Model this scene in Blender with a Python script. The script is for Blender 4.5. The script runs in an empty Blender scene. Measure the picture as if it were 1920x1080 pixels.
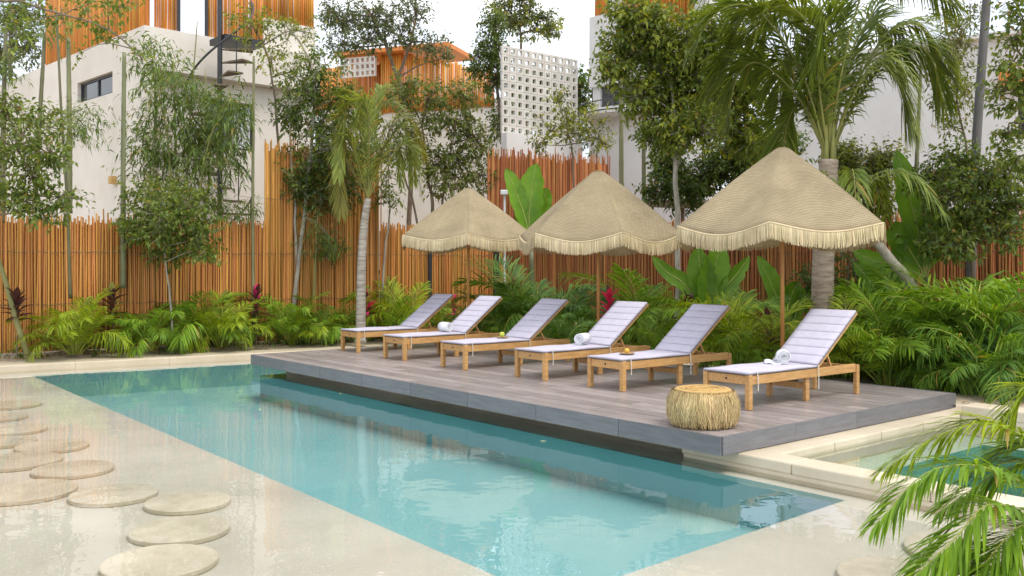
import bpy, math, random
import numpy as np
from mathutils import Vector, Matrix, Quaternion
R_ = math.radians
rng = np.random.default_rng(7)
random.seed(7)
SC = bpy.context.scene
COL = SC.collection

# ------------------------------------------------------------------ camera
F, YH, HC = 1730.0, 500.0, 1.5          # focal length in px of a 1920 wide frame, horizon row, eye height above the deck
cam = bpy.data.cameras.new('camera'); camo = bpy.data.objects.new('camera', cam); COL.objects.link(camo)
camo.location = (0, 0, HC); camo.rotation_euler = (R_(90), 0, 0)
cam.sensor_width = 36; cam.lens = F / 1920 * 36; cam.shift_y = -(540 - YH) / 1920
cam.clip_start = 0.05; cam.clip_end = 2000
SC.camera = camo

# ------------------------------------------------------------------ sky, sun, exposure
SUN = Vector((0.40, -0.34, 1.0)).normalized()
SUN_EL = math.asin(SUN.z); SUN_AZ = math.atan2(SUN.x, SUN.y)
w = bpy.data.worlds.new('World'); SC.world = w; w.use_nodes = True
nt = w.node_tree; nt.nodes.clear()
out = nt.nodes.new('ShaderNodeOutputWorld'); bg = nt.nodes.new('ShaderNodeBackground')
sky = nt.nodes.new('ShaderNodeTexSky'); sky.sky_type = 'NISHITA'; sky.sun_disc = False
sky.sun_elevation = SUN_EL; sky.sun_rotation = SUN_AZ; sky.air_density = 1.0; sky.dust_density = 2.0
tc = nt.nodes.new('ShaderNodeTexCoord'); nz = nt.nodes.new('ShaderNodeTexNoise')
mp = nt.nodes.new('ShaderNodeMapping'); mp.inputs['Scale'].default_value = (1, 1, 2.2)
nz.inputs['Scale'].default_value = 2.6; nz.inputs['Detail'].default_value = 6; nz.inputs['Roughness'].default_value = 0.55
rp = nt.nodes.new('ShaderNodeValToRGB'); rp.color_ramp.elements[0].position = 0.30; rp.color_ramp.elements[1].position = 0.62
rp.color_ramp.elements[0].color = (0.15, 0.15, 0.15, 1)
mx = nt.nodes.new('ShaderNodeMix'); mx.data_type = 'RGBA'; mx.inputs[7].default_value = (9.0, 9.2, 9.6, 1)
L = nt.links.new
L(tc.outputs['Generated'], mp.inputs['Vector']); L(mp.outputs[0], nz.inputs['Vector']); L(nz.outputs['Fac'], rp.inputs[0])
L(rp.outputs[0], mx.inputs[0]); L(sky.outputs[0], mx.inputs[6]); L(mx.outputs[2], bg.inputs[0])
bg.inputs[1].default_value = 0.145; L(bg.outputs[0], out.inputs[0])
sl = bpy.data.lights.new('sun', 'SUN'); so = bpy.data.objects.new('sun', sl); COL.objects.link(so)
sl.energy = 1.8; sl.angle = R_(24); sl.color = (1.0, 0.93, 0.82)
so.rotation_euler = (-SUN).to_track_quat('-Z', 'Y').to_euler(); so.location = (0, 0, 30)
SC.cycles.max_bounces = 6; SC.cycles.diffuse_bounces = 4; SC.cycles.glossy_bounces = 3; SC.cycles.transmission_bounces = 4; SC.cycles.transparent_max_bounces = 8
SC.view_settings.view_transform = 'Standard'; SC.view_settings.look = 'None'
SC.view_settings.exposure = 0.44; SC.view_settings.gamma = 1.0; SC.view_settings.use_curve_mapping = False

# ------------------------------------------------------------------ projection helpers
def at(x, y, d): return Vector(((x - 960) / F * d, d, HC - (y - YH) / F * d))
def pl(x, y, z):
    d = (HC - z) * F / (y - YH); return Vector(((x - 960) / F * d, d, z))
def gnd(x, d, z=0.0): return Vector(((x - 960) / F * d, d, z))
def onwall(x, y, P, dr):
    k = (x - 960) / F; s = (k * P[1] - P[0]) / (dr[0] - k * dr[1]); d = P[1] + dr[1] * s
    return s, HC - (y - YH) / F * d

# ------------------------------------------------------------------ materials
def mat(name, c1, c2=None, rough=0.6, scale=6.0, detail=4, bump=0.0, bscale=None, rnd=0.0, island=0.0, stretch=None,
        spec=0.4, trans=0.0, hue=0.0, wear=None, metal=0.0, grime=0.0):
    m = bpy.data.materials.new(name); m.use_nodes = True; t = m.node_tree; N = t.nodes; K = t.links.new
    b = N['Principled BSDF']; b.inputs['Roughness'].default_value = rough; b.inputs['Specular IOR Level'].default_value = spec
    b.inputs['Metallic'].default_value = metal
    tcn = N.new('ShaderNodeTexCoord'); mpn = N.new('ShaderNodeMapping')
    if stretch: mpn.inputs['Scale'].default_value = stretch
    K(tcn.outputs['Object'], mpn.inputs['Vector'])
    if rnd > 0:
        oi = N.new('ShaderNodeObjectInfo'); sc = N.new('ShaderNodeVectorMath'); sc.operation = 'SCALE'; sc.inputs[0].default_value = (37, 19, 53)
        K(oi.outputs['Random'], sc.inputs['Scale']); K(sc.outputs[0], mpn.inputs['Location'])
    n = N.new('ShaderNodeTexNoise'); n.inputs['Scale'].default_value = scale; n.inputs['Detail'].default_value = detail
    n.inputs['Roughness'].default_value = 0.6
    K(mpn.outputs[0], n.inputs['Vector'])
    r = N.new('ShaderNodeValToRGB'); r.color_ramp.elements[0].position = 0.32; r.color_ramp.elements[1].position = 0.68
    c2 = c2 or tuple(x * 0.75 for x in c1)
    r.color_ramp.elements[0].color = (*c2, 1); r.color_ramp.elements[1].color = (*c1, 1)
    K(n.outputs['Fac'], r.inputs[0]); colr = r.outputs[0]
    if rnd > 0 or island > 0:
        h = N.new('ShaderNodeHueSaturation'); K(colr, h.inputs['Color'])
        src = oi.outputs['Random'] if rnd > 0 else None
        if island > 0:
            g = N.new('ShaderNodeNewGeometry'); src = g.outputs['Random Per Island']
        a = max(rnd, island)
        mr = N.new('ShaderNodeMapRange'); mr.inputs['To Min'].default_value = 1 - a; mr.inputs['To Max'].default_value = 1 + a
        K(src, mr.inputs['Value']); K(mr.outputs[0], h.inputs['Value'])
        if hue:
            wn = N.new('ShaderNodeTexWhiteNoise'); wn.noise_dimensions = '1D'; K(src, wn.inputs['W'])
            m2 = N.new('ShaderNodeMapRange'); m2.inputs['To Min'].default_value = 0.5 - hue; m2.inputs['To Max'].default_value = 0.5 + hue
            K(wn.outputs['Value'], m2.inputs['Value']); K(m2.outputs[0], h.inputs['Hue'])
        colr = h.outputs[0]
    if grime > 0:
        n3 = N.new('ShaderNodeTexNoise'); n3.inputs['Scale'].default_value = scale * 0.21; n3.inputs['Detail'].default_value = 7
        m3 = N.new('ShaderNodeMapping'); m3.inputs['Scale'].default_value = (1, 1, 0.35); K(tcn.outputs['Object'], m3.inputs['Vector']); K(m3.outputs[0], n3.inputs['Vector'])
        r3 = N.new('ShaderNodeValToRGB'); r3.color_ramp.elements[0].position = 0.35; r3.color_ramp.elements[1].position = 0.6
        r3.color_ramp.elements[0].color = (1 - grime, 1 - grime, 1 - grime * 1.1, 1); K(n3.outputs['Fac'], r3.inputs[0])
        mm = N.new('ShaderNodeMix'); mm.data_type = 'RGBA'; mm.blend_type = 'MULTIPLY'; mm.inputs[0].default_value = 1
        K(colr, mm.inputs[6]); K(r3.outputs[0], mm.inputs[7]); colr = mm.outputs[2]
    K(colr, b.inputs['Base Color'])
    if bump > 0:
        n2 = N.new('ShaderNodeTexNoise'); n2.inputs['Scale'].default_value = bscale or scale * 4; n2.inputs['Detail'].default_value = 4
        K(mpn.outputs[0], n2.inputs['Vector'])
        bp = N.new('ShaderNodeBump'); bp.inputs['Strength'].default_value = bump; bp.inputs['Distance'].default_value = 0.02
        K(n2.outputs['Fac'], bp.inputs['Height']); K(bp.outputs[0], b.inputs['Normal'])
    if trans > 0:
        tr = N.new('ShaderNodeBsdfTranslucent'); ms = N.new('ShaderNodeMixShader'); ms.inputs[0].default_value = trans
        mg = N.new('ShaderNodeMix'); mg.data_type = 'RGBA'; mg.blend_type = 'MULTIPLY'; mg.inputs[0].default_value = 1
        mg.inputs[7].default_value = (1.5, 1.35, 0.5, 1); K(colr, mg.inputs[6]); K(mg.outputs[2], tr.inputs[0])
        K(b.outputs[0], ms.inputs[1]); K(tr.outputs[0], ms.inputs[2]); K(ms.outputs[0], N['Material Output'].inputs[0])
    return m

def leafmat(name, c, c2=None, v=0.35, rough=0.5, trans=0.32, hue=0.03):
    """leaf: colour differs a little from blade to blade, lets light through"""
    m = bpy.data.materials.new(name); m.use_nodes = True; t = m.node_tree; N = t.nodes; K = t.links.new; b = N['Principled BSDF']
    b.inputs['Roughness'].default_value = rough; b.inputs['Specular IOR Level'].default_value = 0.3
    g = N.new('ShaderNodeNewGeometry'); r = N.new('ShaderNodeValToRGB'); e = r.color_ramp.elements; c2 = c2 or (c[0] * 0.5, c[1] * 0.55, c[2] * 0.6)
    x9 = e.new(0.988); x9.color = (0.34, 0.25, 0.07, 1); x8 = e.new(0.975); x8.color = (c[0] * 1.4, c[1] * 1.2, c[2], 1); e[0].color = (*c2, 1); e[-1].color = (0.30, 0.20, 0.06, 1); q = e.new(0.5); q.color = (*c, 1)
    K(g.outputs['Random Per Island'], r.inputs[0]); K(r.outputs[0], b.inputs['Base Color'])
    tr = N.new('ShaderNodeBsdfTranslucent'); ms = N.new('ShaderNodeMixShader'); ms.inputs[0].default_value = trans
    mg = N.new('ShaderNodeMix'); mg.data_type = 'RGBA'; mg.blend_type = 'MULTIPLY'; mg.inputs[0].default_value = 1; mg.inputs[7].default_value = (1.6, 1.45, 0.5, 1)
    K(r.outputs[0], mg.inputs[6]); K(mg.outputs[2], tr.inputs[0]); K(b.outputs[0], ms.inputs[1]); K(tr.outputs[0], ms.inputs[2]); K(ms.outputs[0], N['Material Output'].inputs[0])
    return m

M = {}
M['wall'] = mat('plaster', (0.74, 0.70, 0.64), (0.68, 0.63, 0.56), 0.85, 1.4, 6, bump=0.15, bscale=30, grime=0.15)
M['wall_grey'] = mat('plaster_pale', (0.72, 0.71, 0.70), (0.66, 0.64, 0.62), 0.85, 1.4, 6, bump=0.15, bscale=30, grime=0.12)
M['concrete'] = mat('breeze_concrete', (0.64, 0.615, 0.57), (0.54, 0.515, 0.47), 0.9, 5, rnd=0.10, bump=0.2)
M['bamboo'] = mat('bamboo_cane', (0.64, 0.315, 0.085), (0.47, 0.19, 0.042), 0.5, 3, 4, stretch=(6, 6, 0.5), rnd=0.30, hue=0.014, bump=0.1, bscale=20)
M['bamboo_red'] = mat('bamboo_cane_red', (0.50, 0.215, 0.068), (0.34, 0.125, 0.04), 0.5, 3, 4, stretch=(6, 6, 0.5), rnd=0.35, hue=0.018, bump=0.1, bscale=20)
M['bamboo_far'] = mat('bamboo_cladding', (0.68, 0.29, 0.05), (0.50, 0.18, 0.03), 0.5, 3, 4, stretch=(6, 6, 0.4), island=0.32, hue=0.018)
M['dark_metal'] = mat('dark_metal', (0.035, 0.037, 0.042), (0.022, 0.022, 0.026), 0.45, 8, spec=0.5)
M['glass'] = mat('window_glass', (0.05, 0.058, 0.062), (0.03, 0.035, 0.04), 0.05, 1, spec=0.9)
M['curtain'] = mat('curtain', (0.72, 0.74, 0.76), (0.6, 0.62, 0.65), 0.9, 3, stretch=(8, 8, 0.4))
M['stone'] = mat('cream_stone', (0.66, 0.575, 0.44), (0.58, 0.49, 0.36), 0.6, 2.2, 6, bump=0.12, bscale=40, grime=0.26)
M['shelf'] = mat('shelf_plaster', (0.66, 0.625, 0.555), (0.575, 0.535, 0.465), 0.7, 1.3, 8, grime=0.18)
M['disc'] = mat('disc_stone', (0.67, 0.615, 0.52), (0.57, 0.51, 0.41), 0.7, 2.5, 6, rnd=0.09, grime=0.15, bump=0.2)
M['basin'] = mat('basin_turquoise', (0.265, 0.50, 0.51), (0.22, 0.45, 0.47), 0.7, 0.8, 7)
M['bench'] = mat('bench_plaster', (0.52, 0.58, 0.48), (0.46, 0.52, 0.43), 0.7, 1.6, 6)
M['basin_green'] = mat('basin_green', (0.20, 0.45, 0.41), (0.17, 0.41, 0.37), 0.7, 1.1, 4)
M['sand'] = mat('sand_bed', (0.55, 0.47, 0.36), (0.42, 0.34, 0.25), 0.95, 5, 8, bump=0.6, bscale=22, grime=0.2)
M['plank'] = mat('deck_tile_plank', (0.35, 0.31, 0.30), (0.20, 0.172, 0.164), 0.36, 5, 6, stretch=(0.6, 9, 1), rnd=0.22, spec=0.5, bump=0.05, bscale=14)
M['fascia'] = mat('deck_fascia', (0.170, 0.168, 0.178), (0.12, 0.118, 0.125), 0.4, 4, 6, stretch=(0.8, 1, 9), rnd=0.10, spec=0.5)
M['grout'] = mat('grout', (0.13, 0.12, 0.115), None, 0.9, 10)
M['teak'] = mat('lounger_wood', (0.60, 0.355, 0.135), (0.40, 0.205, 0.066), 0.5, 4, 8, stretch=(1.2, 9, 9), rnd=0.10, spec=0.45)
M['cushion'] = mat('cushion_fabric', (0.53, 0.505, 0.59), (0.48, 0.455, 0.535), 0.95, 8, 4, bump=0.25, bscale=90, spec=0.15)
M['piping'] = mat('cushion_edge', (0.22, 0.20, 0.21), None, 0.9, 20, spec=0.1)
M['towel'] = mat('towel', (0.84, 0.85, 0.88), (0.76, 0.77, 0.82), 0.98, 20, 4, bump=0.6, bscale=160, spec=0.1)
M['tie'] = mat('cord', (0.7, 0.66, 0.58), None, 0.9, 20)
M['fruit_g'] = mat('fruit_green', (0.52, 0.60, 0.10), (0.42, 0.48, 0.05), 0.4, 12)
M['fruit_y'] = mat('fruit_yellow', (0.75, 0.50, 0.08), (0.62, 0.36, 0.05), 0.4, 12)
M['plate'] = mat('plate_wood', (0.42, 0.27, 0.14), None, 0.5, 10)
M['polewood'] = mat('parasol_pole', (0.55, 0.27, 0.085), (0.42, 0.19, 0.05), 0.5, 5, stretch=(6, 6, 0.6), rnd=0.1)
M['raffia'] = mat('raffia', (0.60, 0.45, 0.22), (0.42, 0.30, 0.13), 0.8, 6, island=0.40, hue=0.015)
M['raffia_top'] = mat('raffia_top', (0.56, 0.37, 0.145), (0.43, 0.27, 0.09), 0.85, 14, bump=0.4)
M['fringe'] = mat('fringe', (0.66, 0.545, 0.34), (0.52, 0.42, 0.24), 0.85, 5, island=0.28, hue=0.012)
M['bark_pale'] = mat('bark_pale', (0.46, 0.42, 0.35), (0.27, 0.24, 0.19), 0.9, 9, 6, stretch=(1, 1, 0.5), bump=0.5)
M['bark'] = mat('bark', (0.22, 0.17, 0.12), (0.12, 0.09, 0.06), 0.9, 9, 6, stretch=(1, 1, 0.4), bump=0.6)
M['bark_ring'] = mat('ringed_bark', (0.50, 0.46, 0.40), (0.22, 0.19, 0.15), 0.9, 4, 6, stretch=(1, 1, 7), bump=0.6)
M['palm_bark'] = mat('palm_bark', (0.44, 0.36, 0.28), (0.22, 0.17, 0.13), 0.9, 5, 6, stretch=(1, 1, 5), bump=0.6)
M['culm'] = mat('culm_green', (0.20, 0.20, 0.095), (0.12, 0.125, 0.06), 0.4, 3, 5, stretch=(2, 2, 0.5), rnd=0.25, hue=0.02)
M['culm_yellow'] = mat('culm_yellow', (0.30, 0.27, 0.09), (0.19, 0.19, 0.06), 0.4, 3, 5, stretch=(2, 2, 0.5), rnd=0.2)
M['pole_dark'] = mat('pole_dark', (0.14, 0.135, 0.13), (0.09, 0.085, 0.08), 0.7, 4, stretch=(3, 3, 0.6))
M['leaf_dark'] = leafmat('leaf_dark', (0.090, 0.145, 0.034))
M['leaf_mid'] = leafmat('leaf_mid', (0.145, 0.205, 0.04))
M['leaf_light'] = leafmat('leaf_light', (0.25, 0.30, 0.045))
M['leaf_olive'] = leafmat('leaf_olive', (0.15, 0.18, 0.06))
M['leaf_far'] = leafmat('leaf_far', (0.115, 0.155, 0.075))
M['bamboo_leaf'] = leafmat('bamboo_leaf', (0.13, 0.20, 0.052))
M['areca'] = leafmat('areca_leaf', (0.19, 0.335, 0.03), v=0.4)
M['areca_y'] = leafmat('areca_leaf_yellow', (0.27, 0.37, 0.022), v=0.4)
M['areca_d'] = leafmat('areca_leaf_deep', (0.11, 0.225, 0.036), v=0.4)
M['areca_stem'] = mat('areca_stem', (0.33, 0.34, 0.05), (0.20, 0.24, 0.04), 0.5, 4)
M['coco'] = leafmat('coconut_leaf', (0.15, 0.215, 0.035), v=0.4)
M['coco_young'] = leafmat('coconut_leaf_young', (0.26, 0.32, 0.075), v=0.4)
M['coco_mid'] = leafmat('coconut_leaf_mid', (0.19, 0.245, 0.04), v=0.4)
M['coco_dry'] = leafmat('coconut_leaf_pale', (0.34, 0.33, 0.09), v=0.4)
M['coco_stem'] = mat('coconut_stem', (0.26, 0.25, 0.06), (0.17, 0.18, 0.045), 0.5, 4)
M['banana'] = mat('banana_leaf', (0.17, 0.33, 0.022), (0.11, 0.24, 0.018), 0.4, 3, 4, rnd=0.15, trans=0.3)
M['banana_rib'] = mat('banana_rib', (0.36, 0.42, 0.10), None, 0.5, 4)
M['ti_dark'] = leafmat('cordyline_dark', (0.085, 0.035, 0.038), v=0.45)
M['ti_pink'] = leafmat('cordyline_pink', (0.50, 0.03, 0.13), v=0.35)
M['ti_mix'] = leafmat('cordyline_mixed', (0.30, 0.30, 0.09), (0.20, 0.06, 0.06), v=0.5)
M['undergrowth'] = leafmat('undergrowth', (0.10, 0.165, 0.035), v=0.4)

def water_mat(name, tint, strength=0.085):
    m = bpy.data.materials.new(name); m.use_nodes = True; t = m.node_tree; N = t.nodes; K = t.links.new; N.remove(N['Principled BSDF'])
    tr = N.new('ShaderNodeBsdfTransparent'); tr.inputs[0].default_value = (*tint, 1)
    gl = N.new('ShaderNodeBsdfGlossy'); gl.inputs['Roughness'].default_value = 0.0; gl.inputs[0].default_value = (1, 1, 1, 1)
    fr = N.new('ShaderNodeFresnel'); fr.inputs[0].default_value = 1.45
    ms = N.new('ShaderNodeMixShader'); c = N.new('ShaderNodeTexCoord')
    mpn = N.new('ShaderNodeMapping'); K(c.outputs['Object'], mpn.inputs['Vector'])
    n = N.new('ShaderNodeTexNoise'); n.inputs['Scale'].default_value = 2.3; n.inputs['Detail'].default_value = 3; n.inputs['Roughness'].default_value = 0.5
    K(mpn.outputs[0], n.inputs['Vector'])
    bp = N.new('ShaderNodeBump'); bp.inputs['Strength'].default_value = strength; bp.inputs['Distance'].default_value = 0.05
    K(n.outputs['Fac'], bp.inputs['Height']); K(bp.outputs[0], gl.inputs['Normal']); K(bp.outputs[0], fr.inputs['Normal'])
    K(fr.outputs[0], ms.inputs[0]); K(tr.outputs[0], ms.inputs[1]); K(gl.outputs[0], ms.inputs[2]); K(ms.outputs[0], N['Material Output'].inputs[0])
    return m
M['water'] = water_mat('pool_water', (0.97, 0.99, 0.99))

def weave_mat():
    m = bpy.data.materials.new('parasol_crochet'); m.use_nodes = True; t = m.node_tree; N = t.nodes; K = t.links.new; b = N['Principled BSDF']
    b.inputs['Roughness'].default_value = 0.9; b.inputs['Specular IOR Level'].default_value = 0.15
    uv = N.new('ShaderNodeUVMap'); br = N.new('ShaderNodeTexBrick'); br.inputs['Scale'].default_value = 1.0
    br.inputs['Brick Width'].default_value = 0.036; br.inputs['Row Height'].default_value = 0.030; br.inputs['Mortar Size'].default_value = 0.008
    br.inputs['Mortar Smooth'].default_value = 1.0
    br.inputs['Color1'].default_value = (0.74, 0.635, 0.435, 1); br.inputs['Color2'].default_value = (0.63, 0.53, 0.35, 1); br.inputs['Mortar'].default_value = (0.36, 0.28, 0.165, 1)
    K(uv.outputs[0], br.inputs['Vector'])
    n = N.new('ShaderNodeTexNoise'); n.noise_dimensions = '4D'; n.inputs['Scale'].default_value = 2.2; n.inputs['Detail'].default_value = 6
    oc = N.new('ShaderNodeTexCoord'); oi = N.new('ShaderNodeObjectInfo'); K(oc.outputs['Object'], n.inputs['Vector']); mw = N.new('ShaderNodeMath'); mw.operation = 'MULTIPLY'; mw.inputs[1].default_value = 40; K(oi.outputs['Random'], mw.inputs[0]); K(mw.outputs[0], n.inputs['W'])
    r = N.new('ShaderNodeValToRGB'); r.color_ramp.elements[0].position = 0.3; r.color_ramp.elements[1].position = 0.7; r.color_ramp.elements[0].color = (0.78, 0.77, 0.76, 1); r.color_ramp.elements[1].color = (1.06, 1.05, 1.02, 1); K(n.outputs['Fac'], r.inputs[0])
    mm = N.new('ShaderNodeMix'); mm.data_type = 'RGBA'; mm.blend_type = 'MULTIPLY'; mm.inputs[0].default_value = 1; K(br.outputs[0], mm.inputs[6]); K(r.outputs[0], mm.inputs[7])
    bp = N.new('ShaderNodeBump'); bp.inputs['Strength'].default_value = 0.7; bp.inputs['Distance'].default_value = 0.01; bp.invert = True
    K(br.outputs['Fac'], bp.inputs['Height']); K(bp.outputs[0], b.inputs['Normal'])
    tr = N.new('ShaderNodeBsdfTranslucent'); ms = N.new('ShaderNodeMixShader'); ms.inputs[0].default_value = 0.33
    K(mm.outputs[2], b.inputs['Base Color']); K(mm.outputs[2], tr.inputs[0]); K(b.outputs[0], ms.inputs[1]); K(tr.outputs[0], ms.inputs[2]); K(ms.outputs[0], N['Material Output'].inputs[0])
    return m
M['weave'] = weave_mat()

# ------------------------------------------------------------------ mesh helpers
def link(o): COL.objects.link(o); return o
def tag(o, label=None, cat=None, group=None, kind=None):
    if label: o['label'] = label
    if cat: o['category'] = cat
    if group: o['group'] = group
    if kind: o['kind'] = kind
    return o
def thing(name, label, cat, loc=(0, 0, 0), rz=0.0, group=None):
    o = link(bpy.data.objects.new(name, None)); o.location = loc; o.rotation_euler = (0, 0, rz); o.empty_display_size = 0.1
    return tag(o, label, cat, group)
def inst(name, me, parent=None, loc=(0, 0, 0), rot=(0, 0, 0), scale=(1, 1, 1)):
    o = link(bpy.data.objects.new(name, me)); o.parent = parent; o.location = loc; o.rotation_euler = rot; o.scale = scale; return o
def copy_tree(o, parent=None):
    c = link(o.copy()); c.parent = parent
    for ch in o.children: copy_tree(ch, c)
    return c
class MB:
    def __init__(s): s.v = []; s.f = []; s.n = 0; s.uv = None
    def add(s, vs, fs):
        b = s.n; s.v.extend([tuple(p) for p in vs]); s.f.extend([tuple(i + b for i in f) for f in fs]); s.n += len(vs); return s
    def addnp(s, V, Fs):
        b = s.n; s.v.extend(map(tuple, V.tolist())); s.f.extend([tuple(i + b for i in f) for f in Fs.tolist()]); s.n += len(V); return s
    def obb(s, c, ax, h):
        c = Vector(c); X, Y, Z = [Vector(a) for a in ax]
        vs = [c + X * (h[0] * i) + Y * (h[1] * j) + Z * (h[2] * k) for k in (-1, 1) for j in (-1, 1) for i in (-1, 1)]
        return s.add(vs, [(0, 2, 3, 1), (4, 5, 7, 6), (0, 1, 5, 4), (2, 6, 7, 3), (0, 4, 6, 2), (1, 3, 7, 5)])
    def box(s, x0, x1, y0, y1, z0, z1):
        return s.obb(((x0 + x1) / 2, (y0 + y1) / 2, (z0 + z1) / 2), ((1, 0, 0), (0, 1, 0), (0, 0, 1)), ((x1 - x0) / 2, (y1 - y0) / 2, (z1 - z0) / 2))
    def bar(s, a, b, w, h, up=(0, 0, 1)):
        a = Vector(a); b = Vector(b); X = (b - a); l = X.length; X = X / l; Y = Vector(up).cross(X)
        Y = Y.normalized() if Y.length > 1e-4 else Vector((1, 0, 0)); Z = X.cross(Y)
        return s.obb((a + b) / 2, (X, Y, Z), (l / 2, w / 2, h / 2))
    def tube(s, pts, rad, n=8, cap=True):
        pts = [Vector(p) for p in pts]; k = len(pts)
        if not hasattr(rad, '__len__'): rad = [rad] * k
        vs = []; ref = None
        for i, p in enumerate(pts):
            t = (pts[min(i + 1, k - 1)] - pts[max(i - 1, 0)]).normalized()
            if ref is None: ref = Vector((1, 0, 0)) if abs(t.x) < 0.8 else Vector((0, 1, 0))
            a = (ref - t * ref.dot(t)).normalized(); ref = a; b = t.cross(a)
            for j in range(n):
                q = 2 * math.pi * j / n; vs.append(p + (a * math.cos(q) + b * math.sin(q)) * rad[i])
        fs = [(i * n + j, i * n + (j + 1) % n, (i + 1) * n + (j + 1) % n, (i + 1) * n + j) for i in range(k - 1) for j in range(n)]
        if cap: fs.append(tuple(range(n - 1, -1, -1))); fs.append(tuple((k - 1) * n + j for j in range(n)))
        return s.add(vs, fs)
    def lathe(s, prof, n=24, c=(0, 0, 0)):
        vs = []; k = len(prof)
        for r, z in prof:
            for j in range(n):
                q = 2 * math.pi * j / n; vs.append((c[0] + r * math.cos(q), c[1] + r * math.sin(q), c[2] + z))
        fs = [(i * n + j, i * n + (j + 1) % n, (i + 1) * n + (j + 1) % n, (i + 1) * n + j) for i in range(k - 1) for j in range(n)]
        fs.append(tuple(range(n - 1, -1, -1))); fs.append(tuple((k - 1) * n + j for j in range(n)))
        return s.add(vs, fs)
    def prism(s, poly, z0, z1):
        n = len(poly); vs = [(p[0], p[1], z0) for p in poly] + [(p[0], p[1], z1) for p in poly]
        a = sum(poly[i][0] * poly[(i + 1) % n][1] - poly[(i + 1) % n][0] * poly[i][1] for i in range(n))
        fs = [tuple(range(n))[::-1], tuple(range(n, 2 * n))] + [(i, (i + 1) % n, n + (i + 1) % n, n + i) for i in range(n)]
        if a < 0: fs = [f[::-1] for f in fs]
        return s.add(vs, fs)
    def mesh(s, name, m, origin=(0, 0, 0), smooth=False, bevel=0):
        me = bpy.data.meshes.new(name); o = Vector(origin)
        v = [(p[0] - o.x, p[1] - o.y, p[2] - o.z) for p in s.v]
        me.from_pydata(v, [], s.f); me.materials.append(m)
        if smooth: me.polygons.foreach_set('use_smooth', [True] * len(me.polygons))
        me.update(); return me
    def build(s, name, m, parent=None, origin=(0, 0, 0), smooth=False, bevel=0, loc=(0, 0, 0)):
        o = inst(name, s.mesh(name, m, origin, smooth), parent, loc)
        if bevel:
            md = o.modifiers.new('bevel', 'BEVEL'); md.width = bevel; md.segments = 2; md.limit_method = 'ANGLE'
        return o

def smooth_path(pts, n):
    P = np.array([tuple(p) for p in pts], float); k = len(P)
    if k == 2: return [Vector(P[0] * (1 - t) + P[1] * t) for t in np.linspace(0, 1, n)]
    Q = np.vstack([2 * P[0] - P[1], P, 2 * P[-1] - P[-2]]); outp = []
    for u in np.linspace(0, k - 1 - 1e-6, n):
        i = int(u); t = u - i; a, b, c, d = Q[i], Q[i + 1], Q[i + 2], Q[i + 3]
        outp.append(Vector(0.5 * (2 * b + (c - a) * t + (2 * a - 5 * b + 4 * c - d) * t * t + (-a + 3 * b - 3 * c + d) * t ** 3)))
    return outp

def nrmz(a): return a / (np.linalg.norm(a, axis=1, keepdims=True) + 1e-9)
def leaf_arrays(P, D, N_, Ln, W, droop=0.15, fold=0.25):
    """diamond leaf, folded on its midrib, bent down at the tip: 5 vertices, 4 triangles"""
    D = nrmz(D); S = nrmz(np.cross(D, N_)); N_ = np.cross(S, D); n = len(P); Ln = Ln[:, None]; W = W[:, None]
    m = P + D * Ln * 0.45; t = P + D * Ln - np.array([0, 0, 1.0]) * Ln * droop
    l = m + S * W * 0.5 + N_ * W * fold * 0.5; r = m - S * W * 0.5 + N_ * W * fold * 0.5
    V = np.stack([P, l, m, r, t], 1).reshape(-1, 3); b = np.arange(n)[:, None] * 5
    Fs = np.concatenate([b + np.array([[0, 2, 1]]), b + np.array([[0, 3, 2]]), b + np.array([[1, 2, 4]]), b + np.array([[2, 3, 4]])], 1).reshape(-1, 3)
    return V, Fs
def np_mesh(name, V, Fs, m, origin=None, smooth=False):
    me = bpy.data.meshes.new(name)
    if origin is not None: V = V - np.array(tuple(origin))
    n = len(V); k = Fs.shape[1]; f = len(Fs)
    me.vertices.add(n); me.vertices.foreach_set('co', V.astype(np.float32).ravel())
    me.loops.add(f * k); me.loops.foreach_set('vertex_index', Fs.astype(np.int32).ravel())
    me.polygons.add(f); me.polygons.foreach_set('loop_start', np.arange(0, f * k, k, dtype=np.int32))
    me.materials.append(m); me.update(calc_edges=True); me.validate(); return me

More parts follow.
